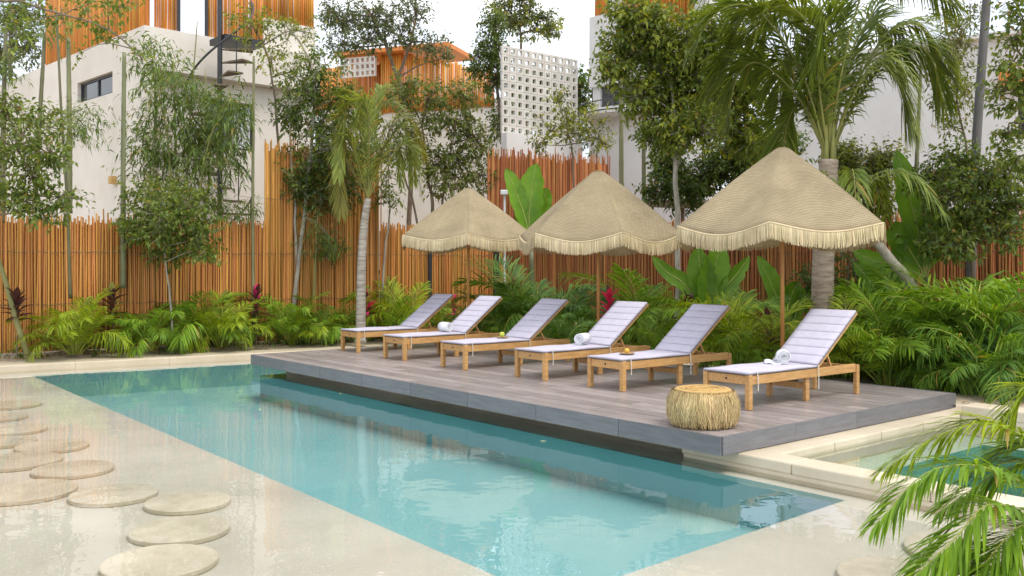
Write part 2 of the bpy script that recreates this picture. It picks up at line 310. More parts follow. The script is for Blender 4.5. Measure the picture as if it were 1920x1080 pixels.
def foliage(clumps, twigs, per, ln, wd, droop=0.2, tw_len=0.35, r=rng, gaps=0.35, hang=0.0):
    """twigs scattered through ellipsoidal clumps, leaves alternate along each twig; returns V, F, twig ends"""
    vol = np.array([c[1][0] * c[1][2] for c in clumps]); idx = r.choice(len(clumps), twigs, p=vol / vol.sum())
    C = np.array([tuple(c[0]) for c in clumps])[idx]; RR = np.array([tuple(c[1]) for c in clumps])[idx]
    u = nrmz(r.normal(size=(twigs, 3))); rad = r.random(twigs) ** (1 / 2.4) * (1 + 0.16 * r.normal(size=twigs))
    O = C + u * rad[:, None] * RR
    # leave real gaps: drop twigs that fall in random voids
    nv = max(3, len(clumps) * 4); vi = r.integers(0, twigs, nv); vr = RR[vi].min(1) * r.uniform(0.2, 0.45, nv)
    keep = np.ones(twigs, bool)
    for j in range(nv): keep &= ~((np.linalg.norm(O - O[vi[j]], axis=1) < vr[j]) & (r.random(twigs) < gaps * 2))
    O = O[keep]; u = u[keep]; twn = len(O)
    D = nrmz(u * 0.7 + r.normal(size=(twn, 3)) * 0.6 + np.array([0, 0, 0.15 - hang])); tl = tw_len * r.uniform(0.6, 1.3, twn)
    k = np.tile(np.arange(per), twn); ti = np.repeat(np.arange(twn), per); f = (k + r.random(len(k))) / per
    P = O[ti] + D[ti] * (tl[ti] * (f - 0.3))[:, None]
    side = nrmz(np.cross(D[ti], r.normal(size=(len(ti), 3))))
    LD = nrmz(D[ti] * 0.55 + side * 0.9 + np.array([0, 0, -0.25 - hang])); N_ = nrmz(r.normal(size=(len(ti), 3)) * 0.55 + np.array([0, 0, 1.0]))
    V, Fs = leaf_arrays(P, LD, N_, ln * r.uniform(0.55, 1.25, len(ti)), wd * r.uniform(0.7, 1.2, len(ti)), droop)
    return V, Fs, O, D, tl

def tree(name, label, cat, trunks, clumps, d, leaf='leaf_mid', twigs=300, per=9, ln=0.11, wd=0.05, bark='bark', r0=0.05, group=None,
         droop=0.2, tw_len=0.35, hang=0.0, zdepth=1.0, seed=1, base=None, gaps=0.35, second=None):
    """trunks: pixel polylines (first starts at the base); clumps: (x, y, rx, ry) pixels at distance d"""
    r = np.random.default_rng(seed)
    tp = [[Vector(p) if len(p) == 3 and isinstance(p, Vector) else at(p[0], p[1], d + (p[2] if len(p) > 2 else 0)) for p in t] for t in trunks]
    b = base or tp[0][0]; root = thing(name, label, cat, b, 0, group)
    cl = []
    for i, c in enumerate(clumps):
        dd = d + (c[4] if len(c) > 4 else r.uniform(-0.35, 0.35) * zdepth); cl.append((at(c[0], c[1], dd), (c[2] / F * d, c[2] / F * d * 0.85 * zdepth, c[3] / F * d)))
    tw = max(40, twigs)
    V, Fs, O, D, tl = foliage(cl, tw, per, ln, wd, droop, tw_len, r, gaps, hang)
    mb = MB(); nodes = []
    for i, t in enumerate(tp):
        sp = smooth_path(t, 14); rr = r0 if i == 0 else r0 * 0.6
        for j in range(1, 13): sp[j] += Vector(r.normal(size=3) * rr * 0.25)
        mb.tube(sp, [rr * (1 - 0.62 * q / 13) for q in range(14)], 8); nodes += sp[5:]
    for c in cl:                                                   # limbs into every clump
        n0 = min(nodes, key=lambda q: (q - c[0]).length + max(0, q.z - c[0].z) * 1.5)
        mid = (n0 + c[0]) / 2 + Vector(r.normal(size=3) * 0.08) + Vector((0, 0, 0.06))
        mb.tube(smooth_path([n0, mid, c[0]], 6), [r0 * 0.42 * (1 - 0.7 * q / 5) for q in range(6)], 5, False)
    Cn = np.array([tuple(c[0]) for c in cl])
    for j in range(0, len(O), 3):                                  # fine twigs
        q = np.argmin(np.linalg.norm(Cn - O[j], axis=1)); a = Vector(Cn[q]); e = Vector(O[j] + D[j] * tl[j] * 0.6); m_ = (a + e) / 2 + Vector(r.normal(size=3) * 0.05)
        mb.tube([a, m_, e], [r0 * 0.13 + 0.002, r0 * 0.09 + 0.002, 0.002], 3, False)
    mb.build('trunk', M[bark], root, b, True)
    if second:
        n = len(Fs); k = int(n * 0.6) // 4 * 4
        inst('crown', np_mesh('crown', V, Fs[:k], M[leaf], b), root); inst('crown', np_mesh('crown', V, Fs[k:], M[second], b), root)
    else: inst('crown', np_mesh('crown', V, Fs, M[leaf], b), root)
    return root

# ------------------------------------------------------------------ deck frame: u runs along the pool towards the camera, v away to the right
AU = R_(-50.45); U = Vector((math.cos(AU), math.sin(AU), 0)); Vv = Vector((-U.y, U.x, 0))
A0 = Vector((-4.445, 15.73, 0)); DL, DW = 9.87, 4.42; VROT = math.atan2(Vv.y, Vv.x)
def uv(u, v, z=0.0): return A0 + U * u + Vv * v + Vector((0, 0, z))
def to_uv(p): q = Vector(p) - A0; return q.dot(U), q.dot(Vv)
ZW, ZS, ZC, ZG = -0.305, -0.348, -0.195, -0.12       # water, shelf floor, coping top, planting bed
def isect(p, d, q, e):
    t = ((q.x - p.x) * e.y - (q.y - p.y) * e.x) / (d.x * e.y - d.y * e.x); return p + d * t

# ================================================================== THE SETTING
# terrain
mb = MB(); mb.add([(-400, -60, -1.62), (400, -60, -1.62), (400, 700, -1.62), (-400, 700, -1.62)], [(0, 1, 2, 3)])
tag(mb.build('ground', M['sand']), kind='structure')
# pool corners from the picture (on the shelf floor)
FL = pl(50, 700, ZS); LN = pl(930, 1080, ZS); NR = pl(1585, 938, ZS); NN = pl(1170, 1078, ZS)
NL = isect(FL, LN - FL, NR, NN - NR)
farA = pl(50, 700, ZW); farB = pl(472, 677, ZW); fdir = (farB - farA).normalized()
FL = isect(farA, fdir, NL, LN - FL); FR = isect(farA, fdir, NR, U); FL.z = FR.z = NL.z = NR.z = ZS
far0 = farA - fdir * 14; far1 = farA + fdir * 12; far0.z = far1.z = ZS
ZB = -0.76
from mathutils.geometry import tessellate_polygon
K1 = uv(0.15, to_uv(NR)[1], ZS); K2 = uv(0.15, 1.7, ZS); FR = isect(farA, fdir, K2, U); FR.z = ZS
farK0, farK1 = far0 + Vector((-fdir.y, fdir.x, 0)) * 0.42, far1 + Vector((-fdir.y, fdir.x, 0)) * 0.42
q = [FL, NL, NR, K1, K2, FR]; nq = len(q)
mb = MB()   # basin: floor and walls
tri = tessellate_polygon([q])
mb.add([(p.x, p.y, ZB) for p in q] + [(p.x, p.y, ZS) for p in q], [tuple(t) for t in tri] + [(i, i + nq, (i + 1) % nq + nq, (i + 1) % nq) for i in range(nq)])
tag(mb.build('pool_basin', M['basin']), kind='structure')
mb = MB()   # shallow shelf round the basin: one sheet with the basin as a hole
e0 = uv(0.35, 0, ZS); SO = [farK0, Vector((-22, -3, ZS)), Vector((14, -3, ZS)), uv(DL + 8.3, 0.28, ZS), uv(DL - 0.6, 0.28, ZS), uv(DL - 0.6, 0.53, ZS), uv(0.35, 0.53, ZS), isect(farK0, fdir, e0, Vv)]; nso = len(SO)
mb.add([tuple(p) for p in q + SO], [tuple((i + nq) if i < nso else i - nso for i in t) for t in tessellate_polygon([SO, q])])
tag(mb.build('pool_shelf', M['shelf']), kind='structure')
mb = MB(); wz = ZW
mb.add([(p.x, p.y, wz) for p in SO], [tuple(t) if (SO[t[1]] - SO[t[0]]).cross(SO[t[2]] - SO[t[0]]).z > 0 else tuple(t)[::-1] for t in tessellate_polygon([SO])])
tag(mb.build('pool_water', M['water']), kind='structure')

# far coping: rounded stone kerb, in slabs
fn = Vector((-fdir.y, fdir.x, 0))
root = thing('coping_kerb', 'cream stone kerb along the far end of the pool', 'kerb', farA)
nsl = 15; sw = 24.0 / nsl; slab = MB()
prof = [(0.0, -0.36), (0.0, -0.02), (0.03, 0.0), (0.62, 0.0), (0.62, -0.36)]
def slab_mesh(length, prof, name):
    mbs = MB(); n = len(prof)
    mbs.add([(0.002, p[0], p[1]) for p in prof] + [(length - 0.002, p[0], p[1]) for p in prof],
            [tuple(range(n)), tuple(range(2 * n - 1, n - 1, -1))] + [(i, n + i, n + (i + 1) % n, (i + 1) % n) for i in range(n)])
    return mbs.mesh(name, M['stone'])
sm = slab_mesh(sw, prof, 'slab'); ang = math.atan2(fdir.y, fdir.x); root.rotation_euler = (0, 0, ang)
for i in range(nsl):
    inst('slab', sm, root, (-12 + i * sw, 0, ZC + random.uniform(-0.001, 0.001)))
farK = farA + fn * 0.42; root.location = (farK.x, farK.y, 0)

# planting bed behind kerb and deck: raised sheet with gentle mounds
bedp = MB(); nu, nv = 60, 26
o0 = farA + fn * 1.02 - fdir * 14
def bed_h(x, y): return ZG - 0.02 + 0.035 * math.sin(x * 1.7 + y) * math.cos(y * 1.3) + 0.02 * math.sin(5 * x) * math.sin(4.3 * y)
vs = []
for j in range(nv):
    for i in range(nu):
        p = o0 + fdir * (i * 0.5) + fn * (j * 0.55 if j > 1 else j * 0.3); vs.append((p.x, p.y, bed_h(p.x, p.y) if j > 1 else ZC - 0.012))
bedp.add(vs, [(j * nu + i, j * nu + i + 1, (j + 1) * nu + i + 1, (j + 1) * nu + i) for j in range(nv - 1) for i in range(nu - 1)])
tag(bedp.build('planting_bed', M['sand'], smooth=True), kind='structure')

# ------------------------------------------------------------------ deck
deck = thing('lounge_deck', 'low floating deck of grey wood-look tiles beside the pool', 'deck', A0, AU)
DT = 0.165
mb = MB(); mb.box(0.03, DL - 0.03, 0.03, DW - 0.03, -DT + 0.008, -0.022); mb.build('slab_core', M['grout'], deck)
mb = MB(); mb.box(0.3, DL - 0.66, 0.50, DW - 0.2, -0.9, -DT); mb.build('plinth', M['stone'], deck)
rows = 22; pw = (DW - 0.03) / rows; plen = 1.2
def plank(l):
    m_ = MB(); e = 0.003; m_.add([(0.002, 0.002, -0.021), (l - 0.002, 0.002, -0.021), (l - 0.002, pw - 0.002, -0.021), (0.002, pw - 0.002, -0.021),
         (0.002 + e, 0.002 + e, 0), (l - 0.002 - e, 0.002 + e, 0), (l - 0.002 - e, pw - 0.002 - e, 0), (0.002 + e, pw - 0.002 - e, 0)],
        [(4, 5, 6, 7), (0, 1, 5, 4), (1, 2, 6, 5), (2, 3, 7, 6), (3, 0, 4, 7)]); return m_.mesh('plank', M['plank'])
pm = {}
for r_ in range(rows):
    x = 0.0; off = (r_ % 3) * 0.4
    while x < DL - 0.02:
        l = plen - off if x == 0 else plen; l = min(l, DL - x)
        if l > 0.05:
            k = round(l, 3)
            if k not in pm: pm[k] = plank(k)
            inst('plank', pm[k], deck, (x, 0.015 + r_ * pw, random.uniform(-0.0012, 0.0)))
        x += l
def fas(l):
    m_ = MB(); m_.box(0.003, l - 0.003, -0.012, 0.014, -DT, 0.002); return m_.mesh('fascia_tile', M['fascia'])
n = 8; l = DL / n; fm = fas(l)
for i in range(n): inst('fascia_tile', fm, deck, (i * l, 0, 0))
n2 = 4; l2 = DW / n2; fm2 = fas(l2)
for i in range(n2): inst('fascia_tile', fm2, deck, (DL, 0.013 + i * l2 * 0.997, 0), (0, 0, R_(90)))
for i in range(n2): inst('fascia_tile', fm2, deck, (0, DW - i * l2, 0), (0, 0, R_(-90)))
for i in range(n): inst('fascia_tile', fm, deck, (DL - i * l, DW, 0), (0, 0, R_(180)))

# ------------------------------------------------------------------ small raised pool to the right
Pa = pl(1386, 850, -0.17); ua, va = to_uv(Pa)
SPZ = -0.17; u0s = DL - 0.1; vs0 = va
root = thing('raised_pool_kerb', 'cream stone kerb wall of the small raised pool beside the deck', 'kerb', uv(0, 0), AU)
def stone_box(name, u0, u1, v0, v1, z0, z1, bv=0.015, m='stone'):
    mb = MB(); mb.box(u0, u1, v0, v1, z0, z1); return mb.build(name, M[m], root, bevel=bv)
uu = u0s - 0.55
k0, k1 = va, va + 0.30; fv = 4.0
for i in range(7): stone_box('coping_stone', uu + i * 1.2 + 0.002, uu + (i + 1) * 1.2 - 0.002, k0, k1, SPZ - 0.10, SPZ)
stone_box('front_wall', uu + 0.02, uu + 8.4, k0 + 0.012, k1 - 0.01, -1.2, SPZ - 0.1, 0)
sdl = (fv - 0.004 - k1) / 4
for i in range(4): stone_box('coping_stone', DL - 0.12, DL + 0.26, k1 + 0.003 + i * sdl, k1 + (i + 1) * sdl, SPZ - 0.10, SPZ - 0.003)
stone_box('side_wall', DL - 0.11, DL + 0.25, k1 + 0.002, fv - 0.004, -1.2, SPZ - 0.1, 0)
for i in range(6): stone_box('coping_stone', DL + 0.265 + i * 1.3, DL + 0.265 + (i + 1) * 1.3 - 0.004, fv, fv + 0.35, SPZ - 0.02, SPZ + 0.10)
stone_box('coping_stone', DL - 0.12, DL + 0.262, fv, fv + 0.35, SPZ - 0.02, SPZ + 0.0)
stone_box('back_wall', DL - 0.11, DL + 8.2, fv + 0.01, fv + 0.34, -1.2, SPZ - 0.02, 0)
mb = MB(); mb.add([tuple(uv(DL + 0.25, k1 - 0.01, -0.40)), tuple(uv(DL + 8.2, k1 - 0.01, -0.40)), tuple(uv(DL + 8.2, fv + 0.01, -0.40)), tuple(uv(DL + 0.25, fv + 0.01, -0.40)),
    tuple(uv(DL + 0.70, k1 - 0.01, -0.40)), tuple(uv(DL + 0.70, fv - 0.45, -0.40)), tuple(uv(DL + 8.2, fv - 0.45, -0.40))], [(0, 4, 5, 3), (3, 5, 6, 2)])
tag(mb.build('raised_pool_bench', M['bench']), kind='structure')
mb = MB(); a, b, c, d_ = [uv(x, y) for x, y in ((DL + 0.70, k1 - 0.01), (DL + 8.2, k1 - 0.01), (DL + 8.2, fv - 0.45), (DL + 0.70, fv - 0.45))]
qq = [a, b, c, d_]; mb.add([(p.x, p.y, -1.1) for p in qq] + [(p.x, p.y, -0.40) for p in qq], [(0, 1, 2, 3)] + [(i, i + 4, (i + 1) % 4 + 4, (i + 1) % 4) for i in range(4)])
tag(mb.build('raised_pool_basin', M['basin_green']), kind='structure')
mb = MB(); mb.add([tuple(uv(x, y, -0.235)) for x, y in ((DL + 0.255, k1 - 0.02), (DL + 8.2, k1 - 0.02), (DL + 8.2, fv + 0.015), (DL + 0.255, fv + 0.015))], [(0, 1, 2, 3)])
tag(mb.build('raised_pool_water', M['water']), kind='structure')
# bed to the right of the deck, behind the raised pool
mb = MB(); mb.add([tuple(uv(x, y, z)) for x, y, z in ((DL - 3, DW + 0.02, ZG), (DL + 0.02, DW + 0.02, ZG), (DL + 0.02, fv + 0.345, ZG), (DL + 12, fv + 0.345, ZG - 0.02), (DL + 12, DW + 9, ZG), (DL - 3, DW + 9, ZG))], [(0, 1, 2, 3, 4, 5)])
tag(mb.build('garden_bed', M['sand']), kind='structure')

# ------------------------------------------------------------------ stepping discs
discs = [(337, 990, 'round stepping stone, second from the front of the left trail', 0.335), (300, 1050, 'round stepping stone nearest the camera in the left trail', 0.345),
 (352, 938, 'round stepping stone farthest right in the left trail', 0.32), (213, 924, 'round stepping stone between the leftmost big one and the rightmost one', 0.335),
 (137, 877, 'round stepping stone just behind the row of three in the left trail', 0.345), (45, 918, 'large round stepping stone cut by the left edge, nearest of those', 0.40),
 (98, 834, 'round stepping stone in the middle of the left trail, touching none', 0.345), (30, 862, 'round stepping stone at the left edge, second nearest there', 0.40),
 (10, 826, 'round stepping stone at the left edge, third nearest there', 0.30), (28, 803, 'round stepping stone at the left edge, half way to the kerb', 0.33),
 (5, 780, 'small round stepping stone peeking in at the left edge', 0.28), (25, 757, 'farthest round stepping stone of the left trail', 0.34),
 (1840, 1030, 'wide round stepping stone under the overhanging palm frond on the right', 0.46), (1690, 1078, 'round stepping stone cut by the bottom edge on the right', 0.36)]
mb = MB(); mb.lathe([(0.97, -0.06), (1.0, -0.05), (1.0, -0.008), (0.975, 0.0)], 48); dm = mb.mesh('stepping_stone', M['disc'])
for x, y, lb, rr in discs:
    p = pl(x, y, ZW - 0.006); o = inst('stepping_stone', dm, None, p, (0, 0, random.uniform(0, 6)), (rr, rr, 0.62)); tag(o, lb, 'stepping stone', 'round stepping stones in the shallow water')

# ================================================================== LOUNGERS
LW, LLEN, LH = 0.62, 2.06, 0.365
def make_lounger():
    root = thing('sun_lounger', '', 'sun lounger', group='sun loungers in a row on the deck'); T = M['teak']
    # local: x from foot to head, y from the camera side (0) to the far side (LW), origin under the near front leg
    g = 0.06
    def part(name, bxs, m=T, parent=root, bv=0.006):
        mb = MB(); [mb.box(*b) for b in bxs]; return mb.build(name, m, parent, bevel=bv)
    for (x, y) in ((0, 0), (0, LW - g)): part('leg', [(x, x + g, y, y + g, 0, LH)])
    for (x, y) in ((1.05, 0.035), (1.05, LW - g - 0.035)): part('leg', [(x, x + 0.07, y, y + 0.045, 0, LH - 0.095)])
    for (x, y) in ((LLEN - 0.05, 0), (LLEN - 0.05, LW - 0.05)): part('leg', [(x, x + 0.06, y, y + 0.05, 0, LH - 0.02)])
    for y in (0.012, LW - 0.05): part('side_rail', [(g + 0.001, LLEN - 0.051, y, y + 0.038, LH - 0.105, LH - 0.008)])
    part('front_rail', [(0.012, 0.05, g + 0.001, LW - g - 0.001, LH - 0.105, LH - 0.008)])
    part('stretcher', [(1.075, 1.11, 0.086, LW - 0.106, 0.13, 0.20)]); part('rear_rail', [(LLEN - 0.045, LLEN - 0.01, 0.051, LW - 0.051, LH - 0.10, LH - 0.03)])
    for i in range(9): x = 0.09 + i * 0.128; part('slat', [(x, x + 0.09, 0.051, LW - 0.051, LH - 0.03, LH - 0.006)], bv=0)
    mb = MB(); mb.lathe([(0.012, 0), (0.012, 0.006), (0.007, 0.009)], 10); k = mb.build('bolt', M['dark_metal'], root); k.location = (0.011, LW / 2, LH - 0.055); k.rotation_euler = (0, R_(-90), 0)
    hx, a = 1.235, R_(36.6); ca, sa = math.cos(a), math.sin(a); bl = 1.0
    def bk(s, t, y): return Vector((hx + s * ca - t * sa, y, LH + 0.005 + s * sa + t * ca))
    ax = ((ca, 0, sa), (0, 1, 0), (-sa, 0, ca))
    for y in (0.035, LW - 0.035):
        mb = MB(); mb.obb(bk(bl / 2, -0.012, y), ax, (bl / 2, 0.019, 0.022)); mb.build('back_rail', T, root, bevel=0.005)
    for i in range(7):
        mb = MB(); mb.obb(bk(0.07 + i * 0.14, 0.0, LW / 2), ax, (0.045, LW / 2 - 0.055, 0.009)); mb.build('back_slat', T, root)
    for y in (0.08, LW - 0.08):
        mb = MB(); mb.bar(bk(0.30, -0.03, y), (hx + 0.38, y, LH - 0.06), 0.03, 0.02); mb.build('prop', T, root)
    # cushion: one seat pad and seven back panels, puffed between seams
    def pad(p0, s0, s1, th, fn, name, parent, ny=9, ns=7):
        mb = MB(); vs = []; y0, y1 = 0.012, LW - 0.012
        def h(i, j):
            e = math.sin(math.pi * min(max(i / ns, 0.0), 1.0)) ** 0.35; e2 = math.sin(math.pi * j / ny) ** 0.3 if 0 < j < ny else 0
            return th * (0.84 + 0.16 * e * e2)
        for i in range(ns + 1):
            for j in range(ny + 1): vs.append(fn(s0 + (s1 - s0) * i / ns, h(i, j), y0 + (y1 - y0) * j / ny))
        o_ = len(vs)
        for i in range(ns + 1):
            for j in range(ny + 1): vs.append(fn(s0 + (s1 - s0) * i / ns, 0.012, y0 + (y1 - y0) * j / ny))
        w_ = ny + 1; idx = lambda i, j: i * w_ + j; fs = []
        for i in range(ns):
            for j in range(ny): fs.append((idx(i, j), idx(i + 1, j), idx(i + 1, j + 1), idx(i, j + 1))); fs.append(tuple(o_ + q for q in (idx(i, j), idx(i, j + 1), idx(i + 1, j + 1), idx(i + 1, j))))
        for i in range(ns): fs.append((idx(i, 0), o_ + idx(i, 0), o_ + idx(i + 1, 0), idx(i + 1, 0))); fs.append((idx(i, ny), idx(i + 1, ny), o_ + idx(i + 1, ny), o_ + idx(i, ny)))
        for j in range(ny): fs.append((idx(0, j), idx(0, j + 1), o_ + idx(0, j + 1), o_ + idx(0, j))); fs.append((idx(ns, j), o_ + idx(ns, j), o_ + idx(ns, j + 1), idx(ns, j + 1)))
        mb.add(vs, fs); return mb.build(name, M['cushion'], parent, smooth=True)
    seatfn = lambda s, t, y: Vector((s, y, LH - 0.008 + t + 0.004 * math.sin(s * 9 + y * 5)))
    cu = pad(0, -0.005, hx + 0.005, 0.043, seatfn, 'seat_cushion', root, 9, 26)
    e = 0.978 / 7
    for i in range(7): pad(0, 0.008 + i * e, 0.008 + (i + 1) * e - 0.003, 0.044, lambda s, t, y: bk(s, t, y), 'back_cushion_panel', root, 8, 6)
    mb = MB(); mb.tube([(-0.006, 0.010, LH + 0.006), (hx, 0.010, LH + 0.006)], 0.006, 5); mb.tube([(-0.006, 0.010, LH + 0.006), (-0.006, LW - 0.010, LH + 0.006)], 0.006, 5); mb.build('piping', M['piping'], cu)
    mb = MB(); mb.tube([bk(0, 0.012, 0.008), bk(0.985, 0.012, 0.008)], 0.006, 5); mb.build('piping', M['piping'], root)
    for x, dz in ((0.13, 0.17), (1.22, 0.24)):
        mb = MB(); mb.tube(smooth_path([(x, -0.004, LH + 0.03), (x + 0.004, -0.010, LH - 0.05), (x + 0.008, -0.008, LH - dz * 0.7), (x + 0.002, -0.012, LH - dz)], 7), 0.006, 5); mb.build('tie_cord', M['tie'], root)
    return root
feet = [(670.5, 662), (757.7, 677), (871.6, 694.5), (1022, 714.4), (1168, 735), (1405, 770)]
llab = ['sun lounger farthest left, empty lavender cushion, near the bamboo gate', 'sun lounger second from the left with a white towel near its hinge', 'sun lounger third from the left with a small green fruit on its seat',
 'sun lounger fourth from the left with a rolled towel showing its spiral end', 'sun lounger second from the right with a small wooden plate on its seat', 'nearest sun lounger on the right, behind the straw pouf']
proto = make_lounger(); lng = []
for i, (x, y) in enumerate(feet):
    o = proto if i == 0 else copy_tree(proto); p = pl(x, y, 0.0); o.location = (p.x, p.y, 0.0005); o.rotation_euler = (0, 0, VROT + R_((-1.2, 0.8, -0.5, 0.6, -0.7, -1.5)[i])); o['label'] = llab[i]; lng.append(o)
def on_lounger(i, s, y, z=0.0):
    o = lng[i]; a = o.rotation_euler.z; return Vector(o.location) + Vector((math.cos(a) * s - math.sin(a) * y, math.sin(a) * s + math.cos(a) * y, LH + 0.037 + z))

# rolled towels
def towel(i, s, y, yaw, label, r=0.085, ln=0.26):
    p = on_lounger(i, s, y); root = thing('rolled_towel', label, 'towel', p, yaw, 'rolled white towels on the loungers')
    mb = MB(); n = 110; vs = []; th = 0.007
    for k in range(n):
        t = k / (n - 1); q = t * 2 * math.pi * 4.4; rr = 0.012 + (r - 0.012) * t; x_ = rr * math.cos(q + 2.6); z_ = rr * math.sin(q + 2.6) * 0.94 + r * 0.97
        wob = 0.006 * math.sin(q * 0.7) - 0.016 * (1 - t)
        vs += [(x_, -ln / 2 - wob, z_), (x_, ln / 2 + wob, z_)]
    mb.add(vs, [(2 * k, 2 * k + 1, 2 * k + 3, 2 * k + 2) for k in range(n - 1)]); o = mb.build('roll', M['towel'], root, smooth=True)
    md = o.modifiers.new('thick', 'SOLIDIFY'); md.thickness = 0.011; md.offset = -1
    return root
towel(1, 1.08, 0.36, R_(38), 'white towel rolled up on the second lounger from the left', 0.088, 0.25)
towel(3, 1.02, 0.33, R_(-28), 'white towel roll on the fourth lounger, spiral end facing the pool', 0.088, 0.26)
t6 = towel(5, 1.02, 0.31, R_(-12), 'white towel roll on the nearest lounger', 0.085, 0.24)
mb = MB(); vs = []
for i in range(9):
    for j in range(5): vs.append((-0.21 + 0.19 * i / 8, -0.13 + 0.22 * j / 4, 0.012 + 0.01 * math.sin(i * 0.9) + 0.004 * j % 2))
mb.add(vs, [(i * 5 + j, (i + 1) * 5 + j, (i + 1) * 5 + j + 1, i * 5 + j + 1) for i in range(8) for j in range(4)])
o = mb.build('loose_flap', M['towel'], t6, smooth=True); md = o.modifiers.new('thick', 'SOLIDIFY'); md.thickness = 0.012
# fruit and plates
def fruit(name, label, p, r, m):
    root = thing(name, label, 'fruit', p); mb = MB(); prof = [(0.004, 0.0)] + [(r * math.sin(math.pi * k / 10) * (1 + 0.05 * math.sin(k)), r - r * math.cos(math.pi * k / 10)) for k in range(1, 10)] + [(0.004, 2 * r * 0.97)]
    mb.lathe(prof, 16); mb.build('flesh', M[m], root, smooth=True)
    mb = MB(); mb.tube([(0, 0, 2 * r * 0.95), (0.006, 0.002, 2 * r + 0.014)], [0.004, 0.003], 6); mb.build('stalk', M['bark'], root)
fruit('fruit', 'small yellow-green fruit on the third lounger', on_lounger(2, 0.95, 0.33, 0.012), 0.042, 'fruit_g')
def dish(p, label):
    mb = MB(); mb.lathe([(0.05, 0), (0.08, 0.004), (0.10, 0.018), (0.096, 0.020), (0.075, 0.009), (0.002, 0.007)], 28); o = mb.build('plate', M['plate'], smooth=True); o.location = p; tag(o, label, 'plate')
bpy_p = on_lounger(4, 0.42, 0.34); dish(bpy_p, 'small wooden plate with a yellow fruit on the fifth lounger'); fruit('fruit', 'small yellow fruit on the wooden plate of the fifth lounger', bpy_p + Vector((0, 0, 0.008)), 0.034, 'fruit_y')
p = on_lounger(2, 0.95, 0.33); dish(p, 'small plate under the green fruit on the third lounger')

